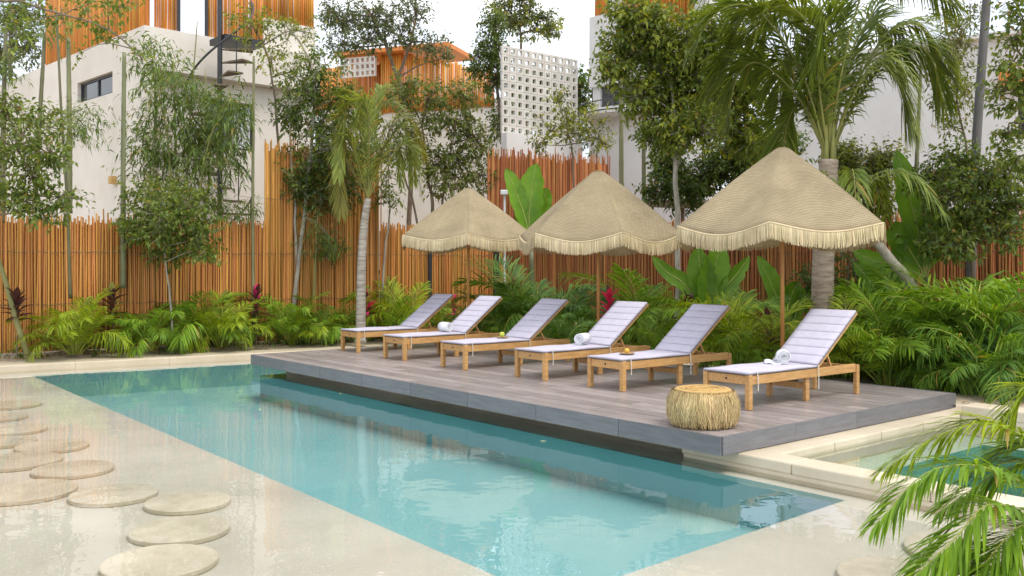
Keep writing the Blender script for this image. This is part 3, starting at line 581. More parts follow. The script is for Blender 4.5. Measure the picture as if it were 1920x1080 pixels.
# ================================================================== PARASOLS
def parasol(px, d, Rr, rot, ztop, zrim, label, lean=0.0):
    base = gnd(px, d, 0.0); root = thing('fringed_parasol', label, 'parasol', base, rot, 'three straw parasols over the loungers')
    mb = MB(); mb.tube([(0, 0, 0.0), (0, 0, ztop - 0.03)], 0.027, 12); mb.build('pole', M['polewood'], root, smooth=True)
    mb = MB(); mb.lathe([(0.2, 0), (0.2, 0.03), (0.06, 0.045), (0.045, 0.14), (0.03, 0.14)], 24); mb.build('foot_plate', M['dark_metal'], root)
    psag = np.random.default_rng(int(px)).uniform(0.75, 1.3, 6); n, seg, rings = 6, 12, 16; H = ztop - zrim; mb = MB(); vs = []; uvs = []; rim = []
    for k in range(rings + 1):
        t = k / rings
        for j in range(n * seg + 1):
            a = j / seg; f = a - int(a) if j < n * seg else 0.0; q = 2 * math.pi * a / n
            hexr = math.cos(math.pi / n) / math.cos((f - 0.5) * 2 * math.pi / n); hexr = hexr * 0.94 + 0.06
            sag = math.sin(math.pi * f) * psag[int(a) % n]
            rr = Rr * t * hexr + 0.10 * (1 - t); z = zrim + H * (1 - t) * (1 + 0.10 * t) - 0.105 * sag * t * t - 0.07 * sag * t * (1 - t)
            p = Vector((rr * math.cos(q), rr * math.sin(q), z)); vs.append(p)
            uvs.append((a * Rr * 1.05 * (0.25 + 0.75 * t) , t * 1.75))
    w_ = n * seg + 1; rim = vs[-w_:]
    mb.add(vs, [(k * w_ + j, (k + 1) * w_ + j, (k + 1) * w_ + j + 1, k * w_ + j + 1) for k in range(rings) for j in range(w_ - 1)])
    me = mb.mesh('canopy', M['weave'], smooth=True); ul = me.uv_layers.new(name='UVMap')
    for lp in me.loops: ul.data[lp.index].uv = uvs[lp.vertex_index]
    can = inst('canopy', me, root)
    md = can.modifiers.new('thick', 'SOLIDIFY'); md.thickness = 0.012
    mb = MB(); mb.tube([p + Vector((0, 0, 0.004)) for p in rim], 0.011, 6, False); mb.build('hem', M['fringe'], can, smooth=True)
    mb = MB(); mb.lathe([(0.120, ztop - 0.018), (0.09, ztop + 0.006), (0.06, ztop + 0.022), (0.01, ztop + 0.026)], 24); mb.build('cap', M['weave'], root, smooth=True)
    # valance of short tassels: strips
    r = np.random.default_rng(int(px)); N = 1300; a = np.arange(N) / N * (w_ - 1); i0 = a.astype(int); f = (a - i0)[:, None]
    Rm = np.array([tuple(p) for p in rim]); P = Rm[i0] * (1 - f) + Rm[np.minimum(i0 + 1, w_ - 1)] * f
    T = nrmz(Rm[np.minimum(i0 + 1, w_ - 1)] - Rm[i0]); ln = r.uniform(0.172, 0.205, N)[:, None]; wd = 0.0046
    out_ = nrmz(P * np.array([1, 1, 0])); ev = r.normal(size=(N, 1)) * 0.005
    a0 = P + out_ * 0.004; b0 = P - np.array([0, 0, 1]) * ln * 0.5 + out_ * (0.012 + ev); c0 = P - np.array([0, 0, 1]) * ln + out_ * (0.006 + ev * 2.2) + T * ev
    V = np.stack([a0 - T * wd, a0 + T * wd, b0 - T * wd, b0 + T * wd, c0 - T * wd * 0.7, c0 + T * wd * 0.7], 1).reshape(-1, 3); b = np.arange(N)[:, None] * 6
    Fs = np.concatenate([b + np.array([[0, 1, 3, 2]]), b + np.array([[2, 3, 5, 4]])], 1).reshape(-1, 4)
    tag(inst('fringe', np_mesh('fringe', V, Fs, M['fringe']), can), kind='stuff')
    # inner cloth band behind the tassels
    mb = MB(); vs = []
    for p in rim: vs += [p * 1.0, Vector((p.x, p.y, p.z - 0.150))]
    mb.add(vs, [(2 * j, 2 * j + 1, 2 * j + 3, 2 * j + 2) for j in range(w_ - 1)]); mb.build('valance', M['fringe'], can)
    for k in range(n):
        q = 2 * math.pi * k / n; c, s = math.cos(q), math.sin(q)
        mb = MB(); mb.bar((0.04 * c, 0.04 * s, ztop - 0.09), (Rr * 0.97 * c, Rr * 0.97 * s, zrim - 0.025), 0.018, 0.025); rb = mb.build('rib', M['polewood'], root)
        mb = MB(); mb.bar((0.03 * c, 0.03 * s, zrim + 0.12), (Rr * 0.5 * c, Rr * 0.5 * s, zrim + H * 0.42), 0.014, 0.018); mb.build('strut', M['polewood'], rb)
    return root
parasol(878, 17.7, 1.40, R_(-90 + 3), 2.98, 2.07, 'smallest and farthest straw parasol with a fringe, left of the other two')
parasol(1122, 14.95, 1.36, R_(-80), 3.03, 2.00, 'middle straw parasol with a scalloped fringe')
parasol(1467, 12.2, 1.44, R_(-52), 3.05, 2.02, 'largest and nearest straw parasol, in front of the coconut palm')

# ================================================================== POUF
p0 = pl(1318, 797, 0.0)
pouf = thing('straw_pouf', 'round shaggy straw pouf on the deck edge by the nearest lounger', 'pouf', p0)
mb = MB(); mb.lathe([(0.20, 0.0), (0.275, 0.02), (0.30, 0.12), (0.30, 0.24), (0.275, 0.315), (0.24, 0.335)], 40); mb.build('body', M['raffia_top'], pouf, smooth=True)
mb = MB(); mb.lathe([(0.255, 0.318), (0.27, 0.337), (0.25, 0.352), (0.16, 0.345), (0.01, 0.340)], 40); top = mb.build('woven_top', M['raffia_top'], pouf, smooth=True)
for rr in (0.06, 0.11, 0.16, 0.21):
    mb = MB(); mb.tube([(rr * math.cos(q), rr * math.sin(q), 0.345 + 0.005 * (rr > .15)) for q in np.linspace(0, 2 * math.pi, 33)], 0.009, 5, False); mb.build('braid', M['raffia_top'], top, smooth=True)
r = np.random.default_rng(3); N = 2600; q = r.uniform(0, 2 * math.pi, N); V = []
zt = r.uniform(0.27, 0.345, N); zb = np.where(r.random(N) < 0.7, r.uniform(0.0, 0.1, N), r.uniform(0.1, 0.25, N)); bul = r.uniform(0.015, 0.05, N)
ts = np.linspace(0, 1, 5); dq = r.normal(size=N) * 0.10; wv = r.uniform(0.0012, 0.0032, N)
for k, t in enumerate(ts):
    z = zt + (zb - zt) * t; rr = 0.268 + 0.050 * np.sin(np.pi * np.clip(1 - z / 0.36, 0, 1)) ** 0.6 + bul * (0.4 + t * 0.6) * 0.8; a = q + dq * t * t + 0.02 * np.sin(6 * t + q * 40)
    z = np.maximum(z, 0.004)
    da = wv / 0.3
    V += [np.stack([rr * np.cos(a - da), rr * np.sin(a - da), z], 1), np.stack([rr * np.cos(a + da), rr * np.sin(a + da), z], 1)]
V = np.stack(V, 1).reshape(-1, 3); b = np.arange(N)[:, None] * 10
Fs = np.concatenate([b + np.array([[2 * k, 2 * k + 1, 2 * k + 3, 2 * k + 2]]) for k in range(4)], 1).reshape(-1, 4)
tag(inst('straw_strands', np_mesh('straw_strands', V, Fs, M['raffia']), pouf), kind='stuff')

# ================================================================== BAMBOO FENCES
def cane_mesh(k, m):
    r = np.random.default_rng(k); n, sd = 6, 6; ph = r.uniform(0, 6); vs = []
    for i in range(n):
        t = i / (n - 1); rad = 1.0 - 0.2 * t + 0.05 * r.normal(); cx, cy = 0.5 * math.sin(ph + 3 * t), 0.5 * math.cos(ph * 2 + 4 * t)
        for j in range(sd): q = 2 * math.pi * j / sd; vs.append((cx + rad * math.cos(q), cy + rad * math.sin(q), t))
    mb = MB(); mb.add(vs, [(i * sd + j, i * sd + (j + 1) % sd, (i + 1) * sd + (j + 1) % sd, (i + 1) * sd + j) for i in range(n - 1) for j in range(sd)] + [tuple((n - 1) * sd + j for j in range(sd))])
    return mb.mesh('bamboo_cane', M[m], smooth=True)
CM = {m: [cane_mesh(k, m) for k in range(6)] for m in ('bamboo', 'bamboo_red')}
def fence(label, P0, P1, h, m='bamboo', step=0.056, z0=ZG, jag=0.07, rails=(0.5, 1.5), cap=300, posts=()):
    P0 = Vector((P0[0], P0[1], z0)); P1 = Vector((P1[0], P1[1], z0)); dr = (P1 - P0); ln = dr.length; dr = dr / ln; nr = Vector((-dr.y, dr.x, 0))
    if nr.y < 0: nr = -nr
    root = thing('bamboo_fence', label, 'fence', P0, 0, 'bamboo cane fences round the garden'); s = 0.0; cnt = 0
    while s < ln:
        rad = random.uniform(0.0145, 0.0225); hh = h + random.gauss(0, jag) * (0.6 if random.random() < 0.8 else 1.6); s += rad
        p = dr * s + nr * random.uniform(-0.012, 0.012)
        inst('bamboo_cane', random.choice(CM[m]), root, (p.x, p.y, 0), (random.gauss(0, 0.006), random.gauss(0, 0.008), random.uniform(0, 6.28)), (rad, rad, hh)); s += rad + random.uniform(-0.002, 0.003); cnt += 1
    mb = MB(); s = 0.02; rb = np.random.default_rng(int(abs(P0.x * 100)))
    while s < ln:
        p = P0 + dr * s + nr * 0.06; hh = h * 0.97 + rb.normal() * 0.05; mb.tube([p, p + Vector((0, 0, hh))], 0.026, 5); s += 0.047
    tag(mb.build('backing_canes', M[m + '_back'] if m + '_back' in M else M[m], root, P0, True), kind='stuff')
    for z in rails:
        mb = MB(); a = P0 + nr * 0.12 + Vector((0, 0, z)); mb.bar(a, a + dr * ln, 0.04, 0.07); mb.build('rail', M['bark'], root, P0)
    for z in (0.9, 1.9) + ((3.1,) if h > 3 else ()):
        mb = MB(); a = P0 - nr * 0.026 + Vector((0, 0, z)); mb.tube([a + dr * (ln * q / 40) + Vector((0, 0, 0.012 * math.sin(q * 1.7) + random.uniform(-.006, .006))) for q in range(41)], 0.006, 4); mb.build('tie_wire', M['bark'], root, P0)
    for sp, w_, hh in posts:
        mb = MB(); a = P0 + dr * sp - nr * 0.045; mb.obb(a + Vector((0, 0, hh / 2)), (dr, nr, (0, 0, 1)), (w_ / 2, 0.03, hh / 2)); mb.build('post', M['dark_metal'], root, P0)
    return root
FD = Vector((0.819, 0.574, 0)).normalized(); FP = Vector((-9.38, 16.9, 0)) + Vector((-0.574, 0.819, 0)) * 0.35
def fpt(px, off=0.0):
    s, _ = onwall(px, 500, FP, FD); p = FP + FD * s + Vector((-FD.y, FD.x, 0)) * off; return p
fence('low golden bamboo cane fence at the left behind the palm shrubs', fpt(-60), fpt(497), 2.58)
fence('tall bamboo cane screen rising behind the pale-trunked young coconut palm', fpt(498), fpt(713), 4.35, 'bamboo')
fence('short bamboo fence with black posts behind the farthest parasol', fpt(714), fpt(945), 2.62, 'bamboo', posts=((1.3, 0.09, 2.6), (3.25, 0.14, 2.6)))
cor = fpt(946); RE = at(1990, 500, 15.6)
fence('dark reddish bamboo fence behind the loungers and the right palms', cor, RE, 2.62, 'bamboo_red')
tp0 = fpt(952, 0.9); fence('tall reddish bamboo screen below the breeze block wall', (tp0.x, tp0.y), (at(1142, 500, 26.6).x, 26.6), 4.75, 'bamboo_red')

# ================================================================== HOUSES
def canes_panel(mb, P, dr, s0, s1, za, zb, nr, rad=0.028, seed=1, jag=0.05, thick=0.03):
    r = np.random.default_rng(seed); s = s0
    while s < s1:
        q = rad * r.uniform(0.75, 1.2); s += q; p = Vector(P) + dr * s + nr * (thick + r.uniform(-0.008, 0.008)); t = (s - s0) / (s1 - s0)
        a = za[0] + (za[1] - za[0]) * t; b = zb[0] + (zb[1] - zb[0]) * t + r.normal() * jag
        mb.tube([(p.x, p.y, a + r.normal() * 0.01), (p.x + r.normal() * 0.006, p.y, b)], q, 5); s += q + 0.003
def wallpieces(mb, P, dr, nr, s0, s1, z0, z1, ops, th):
    ss = sorted(set([s0, s1] + [v for o in ops for v in o[:2]])); zz = sorted(set([z0, z1] + [v for o in ops for v in o[2:4]]))
    ss = [v for v in ss if s0 <= v <= s1]; zz = [v for v in zz if z0 <= v <= z1]
    for i in range(len(ss) - 1):
        run = None
        for j in range(len(zz) - 1):
            cs, cz = (ss[i] + ss[i + 1]) / 2, (zz[j] + zz[j + 1]) / 2
            if any(o[0] < cs < o[1] and o[2] < cz < o[3] for o in ops):
                continue
            c = Vector(P) + dr * cs - nr * (th / 2); c.z = cz
            mb.obb(c, (dr, nr, (0, 0, 1)), ((ss[i + 1] - ss[i]) / 2, th / 2, (zz[j + 1] - zz[j]) / 2))
def window(root, P, dr, nr, o, inset=0.10, nm=2, frame=0.06, pane='glass', org=None):
    s0, s1, z0, z1 = o; mb = MB(); c0 = Vector(P) - nr * inset
    def bx(a, b, c, d, t=0.03): q = c0 + dr * ((a + b) / 2); q.z = (c + d) / 2; mb.obb(q, (dr, nr, (0, 0, 1)), ((b - a) / 2, t, (d - c) / 2))
    bx(s0, s1, z0, z0 + frame); bx(s0, s1, z1 - frame, z1); bx(s0, s0 + frame, z0 + frame, z1 - frame); bx(s1 - frame, s1, z0 + frame, z1 - frame)
    for k in range(1, nm): x = s0 + (s1 - s0) * k / nm; bx(x - frame / 2, x + frame / 2, z0 + frame, z1 - frame)
    wn = mb.build('window', M['dark_metal'], root, org)
    for k in range(nm):
        a = s0 + (s1 - s0) * k / nm; b = s0 + (s1 - s0) * (k + 1) / nm; mb = MB(); q = c0 - nr * 0.012 + dr * ((a + b) / 2); q.z = (z0 + z1) / 2
        mb.obb(q, (dr, nr, (0, 0, 1)), ((b - a) / 2 - frame * 0.6, 0.008, (z1 - z0) / 2 - frame)); mb.build('pane', M[pane] if isinstance(pane, str) else M[pane[k]], wn, org)
def D2(deg): return Vector((math.cos(R_(deg)), math.sin(R_(deg)), 0))

# --- house 1 (left)
d1 = 21.2; O = gnd(271, d1, ZG); rd = D2(43.0); ld = D2(136.0); rn = Vector((rd.y, -rd.x, 0)); lnn = Vector((-ld.y, ld.x, 0)); ln_ = lnn if lnn.y < 0 else -lnn
h1 = thing('white_house', 'white plaster house at the left with an orange bamboo roof terrace', 'house', O)
ztop = onwall(272, 47, O, rd)[1]
wl = lambda x, y: onwall(x, y, O, ld); wr = lambda x, y: onwall(x, y, O, rd)
a = wl(145, 155); b = wl(211, 175); wo = (b[0], a[0], (b[1] + wl(145, 193)[1]) / 2, (a[1] + wl(211, 134)[1]) / 2)
mb = MB(); wallpieces(mb, O, ld, ln_, 0.0, 13.0, ZG, ztop, [wo], 0.22); mb.build('wall', M['wall'], h1, O)
window(h1, O, ld, ln_, wo, 0.12, 2, 0.06, 'glass', O)
z1a = wr(280, 165)[1]; z0a = wr(280, 262)[1]; zs = wr(380, 142)[1]
w1 = (0.12, wr(306, 200)[0], z0a, z1a); w2 = (wr(405, 200)[0], wr(490, 200)[0], z0a, z1a); rend = wr(600, 200)[0]
mb = MB(); OR = O - rn * 0.34; wallpieces(mb, OR, rd, rn, 0.0, rend, ZG, zs, [(0.25, w1[1], z0a, z1a), w2], 0.22); mb.build('wall', M['wall'], h1, O)
window(h1, OR, rd, rn, (0.25, w1[1], z0a, z1a), 0.14, 2, 0.06, 'glass', O); window(h1, OR, rd, rn, w2, 0.14, 2, 0.06, ('glass', 'curtain'), O)
mb = MB(); c = O + rd * (rend / 2) - rn * 0.301; c.z = (zs + ztop) / 2; mb.obb(c, (rd, rn, (0, 0, 1)), (rend / 2 - 0.004, 0.30, (ztop - zs) / 2 - 0.002)); mb.build('parapet', M['wall'], h1, O)
mb = MB(); mb.prism([tuple(O + rd * 0.05 - rn * 0.25 + ld * 0.25)[:2], tuple(O + rd * rend)[:2], tuple(O + rd * rend + ld * 10)[:2], tuple(O + ld * 12.9 + rd * 0.3)[:2]], ztop - 0.45, ztop - 0.15); mb.build('roof_slab', M['wall'], h1, O)
e0 = wr(500, 20); zt2 = wr(550, 40)[1]
mb = MB(); c = O + rd * ((wr(503, 40)[0] + rend) / 2) - rn * 0.35; c.z = (ztop + zt2) / 2; mb.obb(c, (rd, rn, (0, 0, 1)), ((rend - wr(503, 40)[0]) / 2, 0.11, (zt2 - ztop) / 2 + 0.01)); mb.build('terrace_wall', M['wall'], h1, O)
mb = MB(); canes_panel(mb, O - ln_ * 0.3, ld, 0.35, wl(68, 120)[0], (ztop - 0.02, ztop - 0.02), (ztop + 2.3, ztop + 2.3), ln_, seed=5); tag(mb.build('bamboo_cladding', M['bamboo_far'], h1, O, True), kind='stuff')
mb = MB(); canes_panel(mb, O - rn * 0.35, rd, 0.35, wr(345, 30)[0], (ztop - 0.02, ztop - 0.02), (ztop + 2.3, ztop + 2.3), rn, seed=6)
canes_panel(mb, O - rn * 0.35, rd, wr(397, 30)[0], wr(503, 40)[0], (ztop - 0.02, ztop - 0.02), (ztop + 2.3, ztop + 2.3), rn, seed=7); tag(mb.build('bamboo_cladding', M['bamboo_far'], h1, O, True), kind='stuff')
mb = MB(); canes_panel(mb, O - rn * 0.35, rd, wr(503, 40)[0], rend, (zt2, zt2), (ztop + 2.3, ztop + 2.3), rn, seed=8); tag(mb.build('bamboo_cladding', M['bamboo_far'], h1, O, True), kind='stuff')
for px in (345, 397):   # dark frame of the terrace doorway
    mb = MB(); s_ = wr(px, 30)[0]; c = O + rd * s_ - rn * 0.30; mb.tube([(c.x, c.y, ztop - 0.1), (c.x, c.y, ztop + 2.4)], 0.045, 6); mb.build('door_post', M['dark_metal'], h1, O)
lp = wl(235, 338); mb = MB(); c = O + ld * wl(216, 338)[0] + ln_ * 0.06; c.z = wl(216, 338)[1]; mb.obb(c, (ld, ln_, (0, 0, 1)), (0.09, 0.07, 0.09)); mb.build('wall_lamp', M['raffia_top'], h1, O)
# spiral stair
sp = O + rd * wr(377, 60)[0] + rn * 1.0; dS = sp.y; stair = thing('spiral_stair', 'dark metal spiral stair climbing to the left roof terrace', 'stair', sp)
mb = MB(); mb.tube([(0, 0, 0), (0, 0, ztop + 2.4)], 0.06, 8); mb.build('centre_pole', M['dark_metal'], stair)
for k in range(22):
    q = R_(30 + k * 27 + 160); z = 0.3 + k * (ztop - 0.4) / 21; mb = MB(); pts = [(0.05 * math.cos(q), 0.05 * math.sin(q))] + [(0.75 * math.cos(q + e), 0.75 * math.sin(q + e)) for e in (-0.25, 0, 0.25)]
    mb.prism(pts, z, z + 0.04); mb.build('tread', M['bark'], stair)
hr = [(0.75 * math.cos(R_(190 + k * 27)), 0.75 * math.sin(R_(190 + k * 27)), 1.25 + k * (ztop - 0.4) / 21) for k in range(22)]
mb = MB(); mb.tube(smooth_path(hr, 80), 0.025, 6); mb.build('handrail', M['dark_metal'], stair, smooth=True)
for k in range(0, 22, 3): x, y, z = hr[k]; mb = MB(); mb.tube([(x, y, z - 0.95), (x, y, z)], 0.014, 5); mb.build('baluster', M['dark_metal'], stair)
mb = MB(); c = rd * 0.55 - rn * 0.25; mb.obb((c.x, c.y, ztop - 0.12 - 0 * ZG), (rd, rn, (0, 0, 1)), (0.5, 0.4, 0.07)); mb.build('landing', M['dark_metal'], stair)

# --- house 2 (middle, far)
d2 = 31.0; O2 = gnd(946, d2 + 3.2, ZG); dr = D2(180 - 20.0); nr = Vector((-dr.y, dr.x, 0)); nr = nr if nr.y < 0 else -nr
h2 = thing('white_house', 'white house in the middle distance with bamboo cladding behind the trees', 'house', O2)
w2f = lambda x, y: onwall(x, y, O2, dr); zt = w2f(850, 190)[1]; se = w2f(600, 200)[0]
mb = MB(); wallpieces(mb, O2, dr, nr, 0, se, ZG, zt, [], 0.3); mb.build('wall', M['wall'], h2, O2)
mb = MB(); canes_panel(mb, O2, dr, 0.4, w2f(715, 100)[0], (zt - 0.3, zt - 0.3), (w2f(925, 135)[1], w2f(700, 92)[1]), nr, 0.04, 9, 0.04); tag(mb.build('bamboo_cladding', M['bamboo_far'], h2, O2, True), kind='stuff')
mb = MB(); s0_, s1_ = w2f(850, 100)[0], w2f(640, 100)[0]; zz = w2f(800, 98)[1]; c = O2 + dr * ((s0_ + s1_) / 2) - nr * 0.8; c.z = zz + 0.12; mb.obb(c, (dr, nr, (0, 0, 1)), ((s1_ - s0_) / 2, 1.3, 0.08)); mb.build('canopy_roof', M['bamboo_far'], h2, O2)
mb = MB(); canes_panel(mb, O2 - nr * 1.2, dr, w2f(720, 100)[0], w2f(560, 100)[0], (zt, zt), (zz, zz), nr, 0.04, 10, 0.02); tag(mb.build('bamboo_cladding', M['bamboo_far'], h2, O2, True), kind='stuff')
# breeze blocks of house 2
def block_mesh(w_, h_, t_, bw, name='breeze_block'):
    mb = MB(); mb.box(0, bw, 0, t_, 0, h_); mb.box(w_ - bw, w_, 0, t_, 0, h_); mb.box(bw, w_ - bw, 0, t_, 0, bw * 0.9); mb.box(bw, w_ - bw, 0, t_, h_ - bw * 0.9, h_); return mb.mesh(name, M['concrete'])
sA, zA = w2f(712, 108); zB = w2f(712, 145)[1]; nrow = 3; bh = (zA - zB) / nrow; bw_ = 0.22; bmesh_ = block_mesh(bw_ - 0.006, bh - 0.006, 0.14, 0.05)
for i in range(7):
    for j in range(nrow):
        p = O2 + dr * (sA + i * bw_) + nr * 0.25; inst('breeze_block', bmesh_, h2, (p.x - O2.x, p.y - O2.y, zB + j * bh - ZG), (0, 0, math.atan2(dr.y, dr.x)))

# --- house 3 (right of centre) with the breeze block screen
d3 = 26.5; O3 = gnd(950, d3, ZG); dr = D2(39.5); nr = Vector((dr.y, -dr.x, 0))
w3 = lambda x, y: onwall(x, y, O3, dr); send = w3(1092, 150)[0]; zT = w3(950, 82)[1]; zBt = w3(950, 248)[1]
h3 = thing('white_house', 'white house right of centre with a breeze block screen and slim tower', 'house', O3)
mb = MB(); wallpieces(mb, O3, dr, nr, 0, send, ZG, zBt, [], 0.25); mb.build('wall', M['wall_grey'], h3, O3)
nc, nrw = 11, 10; bw_ = send / nc; bh = (zT - zBt) / nrw; bm_ = block_mesh(bw_ - 0.008, bh - 0.008, 0.08, bw_ * 0.23)
for i in range(nc):
    for j in range(nrw):
        p = dr * (i * bw_) - nr * 0.2; inst('breeze_block', bm_, h3, (p.x, p.y, zBt - ZG + j * bh), (0, 0, math.atan2(dr.y, dr.x)))
Q3 = O3 + dr * send + nr * 0.3; td = D2(-44.0); tn = Vector((td.y, -td.x, 0)); tn = tn if tn.y < 0 else -tn
wt = lambda x, y: onwall(x, y, Q3, td); ztt = wt(1092, 36)[1]; s_end = wt(1330, 100)[0]
op = (wt(1102, 180)[0], wt(1190, 180)[0], wt(1102, 205)[1], wt(1102, 165)[1])
mb = MB(); wallpieces(mb, Q3, td, tn, 0, s_end, ZG, ztt, [op], 0.3); c = Q3 - tn * 2 ; mb.build('wall', M['wall_grey'], h3, O3)
window(h3, Q3, td, tn, op, 0.22, 2, 0.05, 'glass', O3)
mb = MB(); c = Q3 + dr * 2.0 + td * 0.0 + td * 0.15; c.z = (ztt + ZG) / 2; mb.obb(c, (dr, td, (0, 0, 1)), (1.85, 0.148, (ztt - ZG) / 2 - 0.004)); mb.build('wall', M['wall_grey'], h3, O3)
mb = MB(); canes_panel(mb, Q3 - tn * 0.16, td, 0.12, wt(1140, 10)[0], (ztt - 0.05, ztt - 0.05), (ztt + 2.2, ztt + 2.2), tn, 0.03, 12); canes_panel(mb, Q3 + tn * 0.02, td, wt(1168, 10)[0], wt(1300, 10)[0], (wt(1168, 62)[1], wt(1168, 62)[1]), (ztt + 2.2, ztt + 2.2), tn, 0.03, 13)
tag(mb.build('bamboo_cladding', M['bamboo_far'], h3, O3, True), kind='stuff')
mb = MB(); c = Q3 + td * ((wt(1140, 10)[0] + wt(1167, 10)[0]) / 2) - tn * 0.16; c.z = ztt + 1.1; mb.obb(c, (td, tn, (0, 0, 1)), ((wt(1167, 10)[0] - wt(1140, 10)[0]) / 2, 0.12, 1.12)); mb.build('pier', M['wall_grey'], h3, O3)
# balcony rail
mb = MB(); pts = [Q3 + td * wt(px, 200)[0] + tn * (0.5 + 0.35 * math.sin((px - 1105) / 110 * math.pi)) for px in range(1105, 1220, 10)]
for dz in (0.0, -0.28):
    z = wt(1150, 196)[1] + dz; mb.tube([(p.x, p.y, z) for p in pts], 0.02, 5)
mb.build('balcony_rail', M['dark_metal'], h3, O3)
mb = MB(); pts2 = [(p.x, p.y) for p in pts] + [tuple(Q3 + td * wt(1215, 200)[0])[:2], tuple(Q3 + td * wt(1105, 200)[0])[:2]]; z = wt(1150, 212)[1]; mb.prism(pts2, z - 0.12, z); mb.build('balcony_slab', M['wall_grey'], h3, O3)

# --- house 4 (far right)
d4 = 21.0; O4 = gnd(1640, d4 + 2.0, ZG); dr = D2(-36.0); nr = Vector((dr.y, -dr.x, 0)); nr = nr if nr.y < 0 else -nr
h4 = thing('white_house', 'plain white walled house at the far right behind the dark pole', 'house', O4)
w4 = lambda x, y: onwall(x, y, O4, dr); z4 = w4(1800, 80)[1]; s4 = w4(1990, 80)[0]
wo = (w4(1908, 200)[0], w4(1935, 200)[0], w4(1908, 262)[1], w4(1908, 175)[1])
mb = MB(); wallpieces(mb, O4, dr, nr, -2.5, s4, ZG, z4, [wo], 0.3); mb.build('wall', M['wall_grey'], h4, O4); window(h4, O4, dr, nr, wo, 0.15, 1, 0.06, 'glass', O4)
mb = MB(); c = O4 + dr * w4(1903, 150)[0] + nr * 0.2; c.z = w4(1903, 150)[1]; mb.obb(c, (dr, nr, (0, 0, 1)), (0.28, 0.2, 0.16)); mb.build('beam_end', M['bamboo_far'], h4, O4)
for k in (0,): mb = MB(); c = O4 + dr * ((s4 - 2.5) / 2) + nr * 0.02 ; c.z = z4 + 0.05; mb.obb(c, (dr, nr, (0, 0, 1)), ((s4 + 2.5) / 2, 0.2, 0.05)); mb.build('parapet_cap', M['wall_grey'], h4, O4)
# dark pergola roof over the right fence
mb = MB(); p = at(1230, 383, 23.5); q_ = at(1330, 383, 22.0); mb.bar(p, q_, 0.9, 0.16); o = mb.build('pergola_roof', M['bark']); tag(o, 'low dark timber roof peeking over the right fence behind the parasols', 'roof')
mb = MB(); p = at(1280, 390, 22.75); mb.tube([(p.x, p.y, ZG), (p.x, p.y, p.z)], 0.05, 6); k = mb.build('post', M['bark'], o)

# floodlight by the tall screen
p = at(946, 362, 22.6); fl = thing('floodlight', 'small white floodlight on a thin pole left of the upright banana leaves', 'light', (p.x, p.y, ZG))
mb = MB(); mb.tube([(0, 0, 0), (0, 0, p.z - ZG)], 0.025, 6); mb.build('pole', M['curtain'], fl)
mb = MB(); mb.box(-0.10, 0.08, -0.12, 0.05, p.z - ZG - 0.05, p.z - ZG + 0.07); mb.build('lamp_head', M['curtain'], fl, bevel=0.02)

# ================================================================== PALM FRONDS
def frond_arrays(path, n, llen, lw, ang=50, droop=0.5, r=rng, taper=True, vee=0.25, start=0.16, jit=0.12):
    """leaflets along a rachis path (list of Vector); returns V, F of six-vertex drooping blades"""
    P = np.array([tuple(p) for p in path]); k = len(P)
    t = np.repeat(np.linspace(start, 0.995, n), 2); side = np.tile([1.0, -1.0], n); t = np.clip(t + r.normal(size=len(t)) * 0.4 / n, 0, 0.999)
    x = t * (k - 1); i = np.minimum(x.astype(int), k - 2); f = (x - i)[:, None]; O = P[i] * (1 - f) + P[i + 1] * f
    T = nrmz(P[i + 1] - P[i]); up = np.array([0, 0, 1.0]); S = nrmz(np.cross(T, up)); Nn = np.cross(S, T)
    s = (t - start) / (1 - start); L_ = llen * (np.sin(np.pi * (0.12 + 0.80 * s)) ** 0.7) * r.uniform(0.85, 1.12, len(t))
    a = R_(ang) * (1 - 0.45 * s) * (1 + r.normal(size=len(t)) * jit)
    D = nrmz(T * np.cos(a)[:, None] + S * (side * np.sin(a))[:, None] + Nn * (vee + r.normal(size=len(t)) * jit)[:, None])
    g = np.array([0, 0, -1.0]); dr_ = (droop * r.uniform(0.6, 1.4, len(t)))[:, None]; Lc = L_[:, None]
    def pt(q): return O + D * Lc * q * (1 - 0.25 * dr_ * q) + g * Lc * dr_ * q * q * 0.9
    W = nrmz(np.cross(D, Nn) + 0.35 * g) ; wv = (lw * r.uniform(0.8, 1.15, len(t)))[:, None]
    m1, m2, tp = pt(0.35), pt(0.7), pt(1.0)
    Vt = np.stack([O, m1 - W * wv * .5, m1 + W * wv * .5, m2 - W * wv * .38, m2 + W * wv * .38, tp], 1).reshape(-1, 3); b = np.arange(len(t))[:, None] * 6
    Fs = np.concatenate([b + np.array([q]) for q in ((0, 2, 1), (1, 2, 4), (1, 4, 3), (3, 4, 5))], 1).reshape(-1, 3)
    return Vt, Fs
def frond_mesh(path, n, llen, lw, mleaf, mstem, r0, origin=(0, 0, 0), name='frond', **kw):
    Vt, Fs = frond_arrays(path, n, llen, lw, **kw)
    mb = MB(); k = len(path); mb.tube(path, [r0 * (1 - 0.85 * i / (k - 1)) for i in range(k)], 5, False)
    tv = np.array(mb.v); tf = np.array(mb.f); tf = np.concatenate([tf[:, [0, 1, 2]], tf[:, [0, 2, 3]]])
    me = np_mesh(name, np.vstack([Vt, tv]), np.vstack([Fs, tf + len(Vt)]), mleaf, origin); me.materials.append(mstem)
    idx = np.zeros(len(me.polygons), np.int32); idx[len(Fs):] = 1; me.polygons.foreach_set('material_index', idx); return me
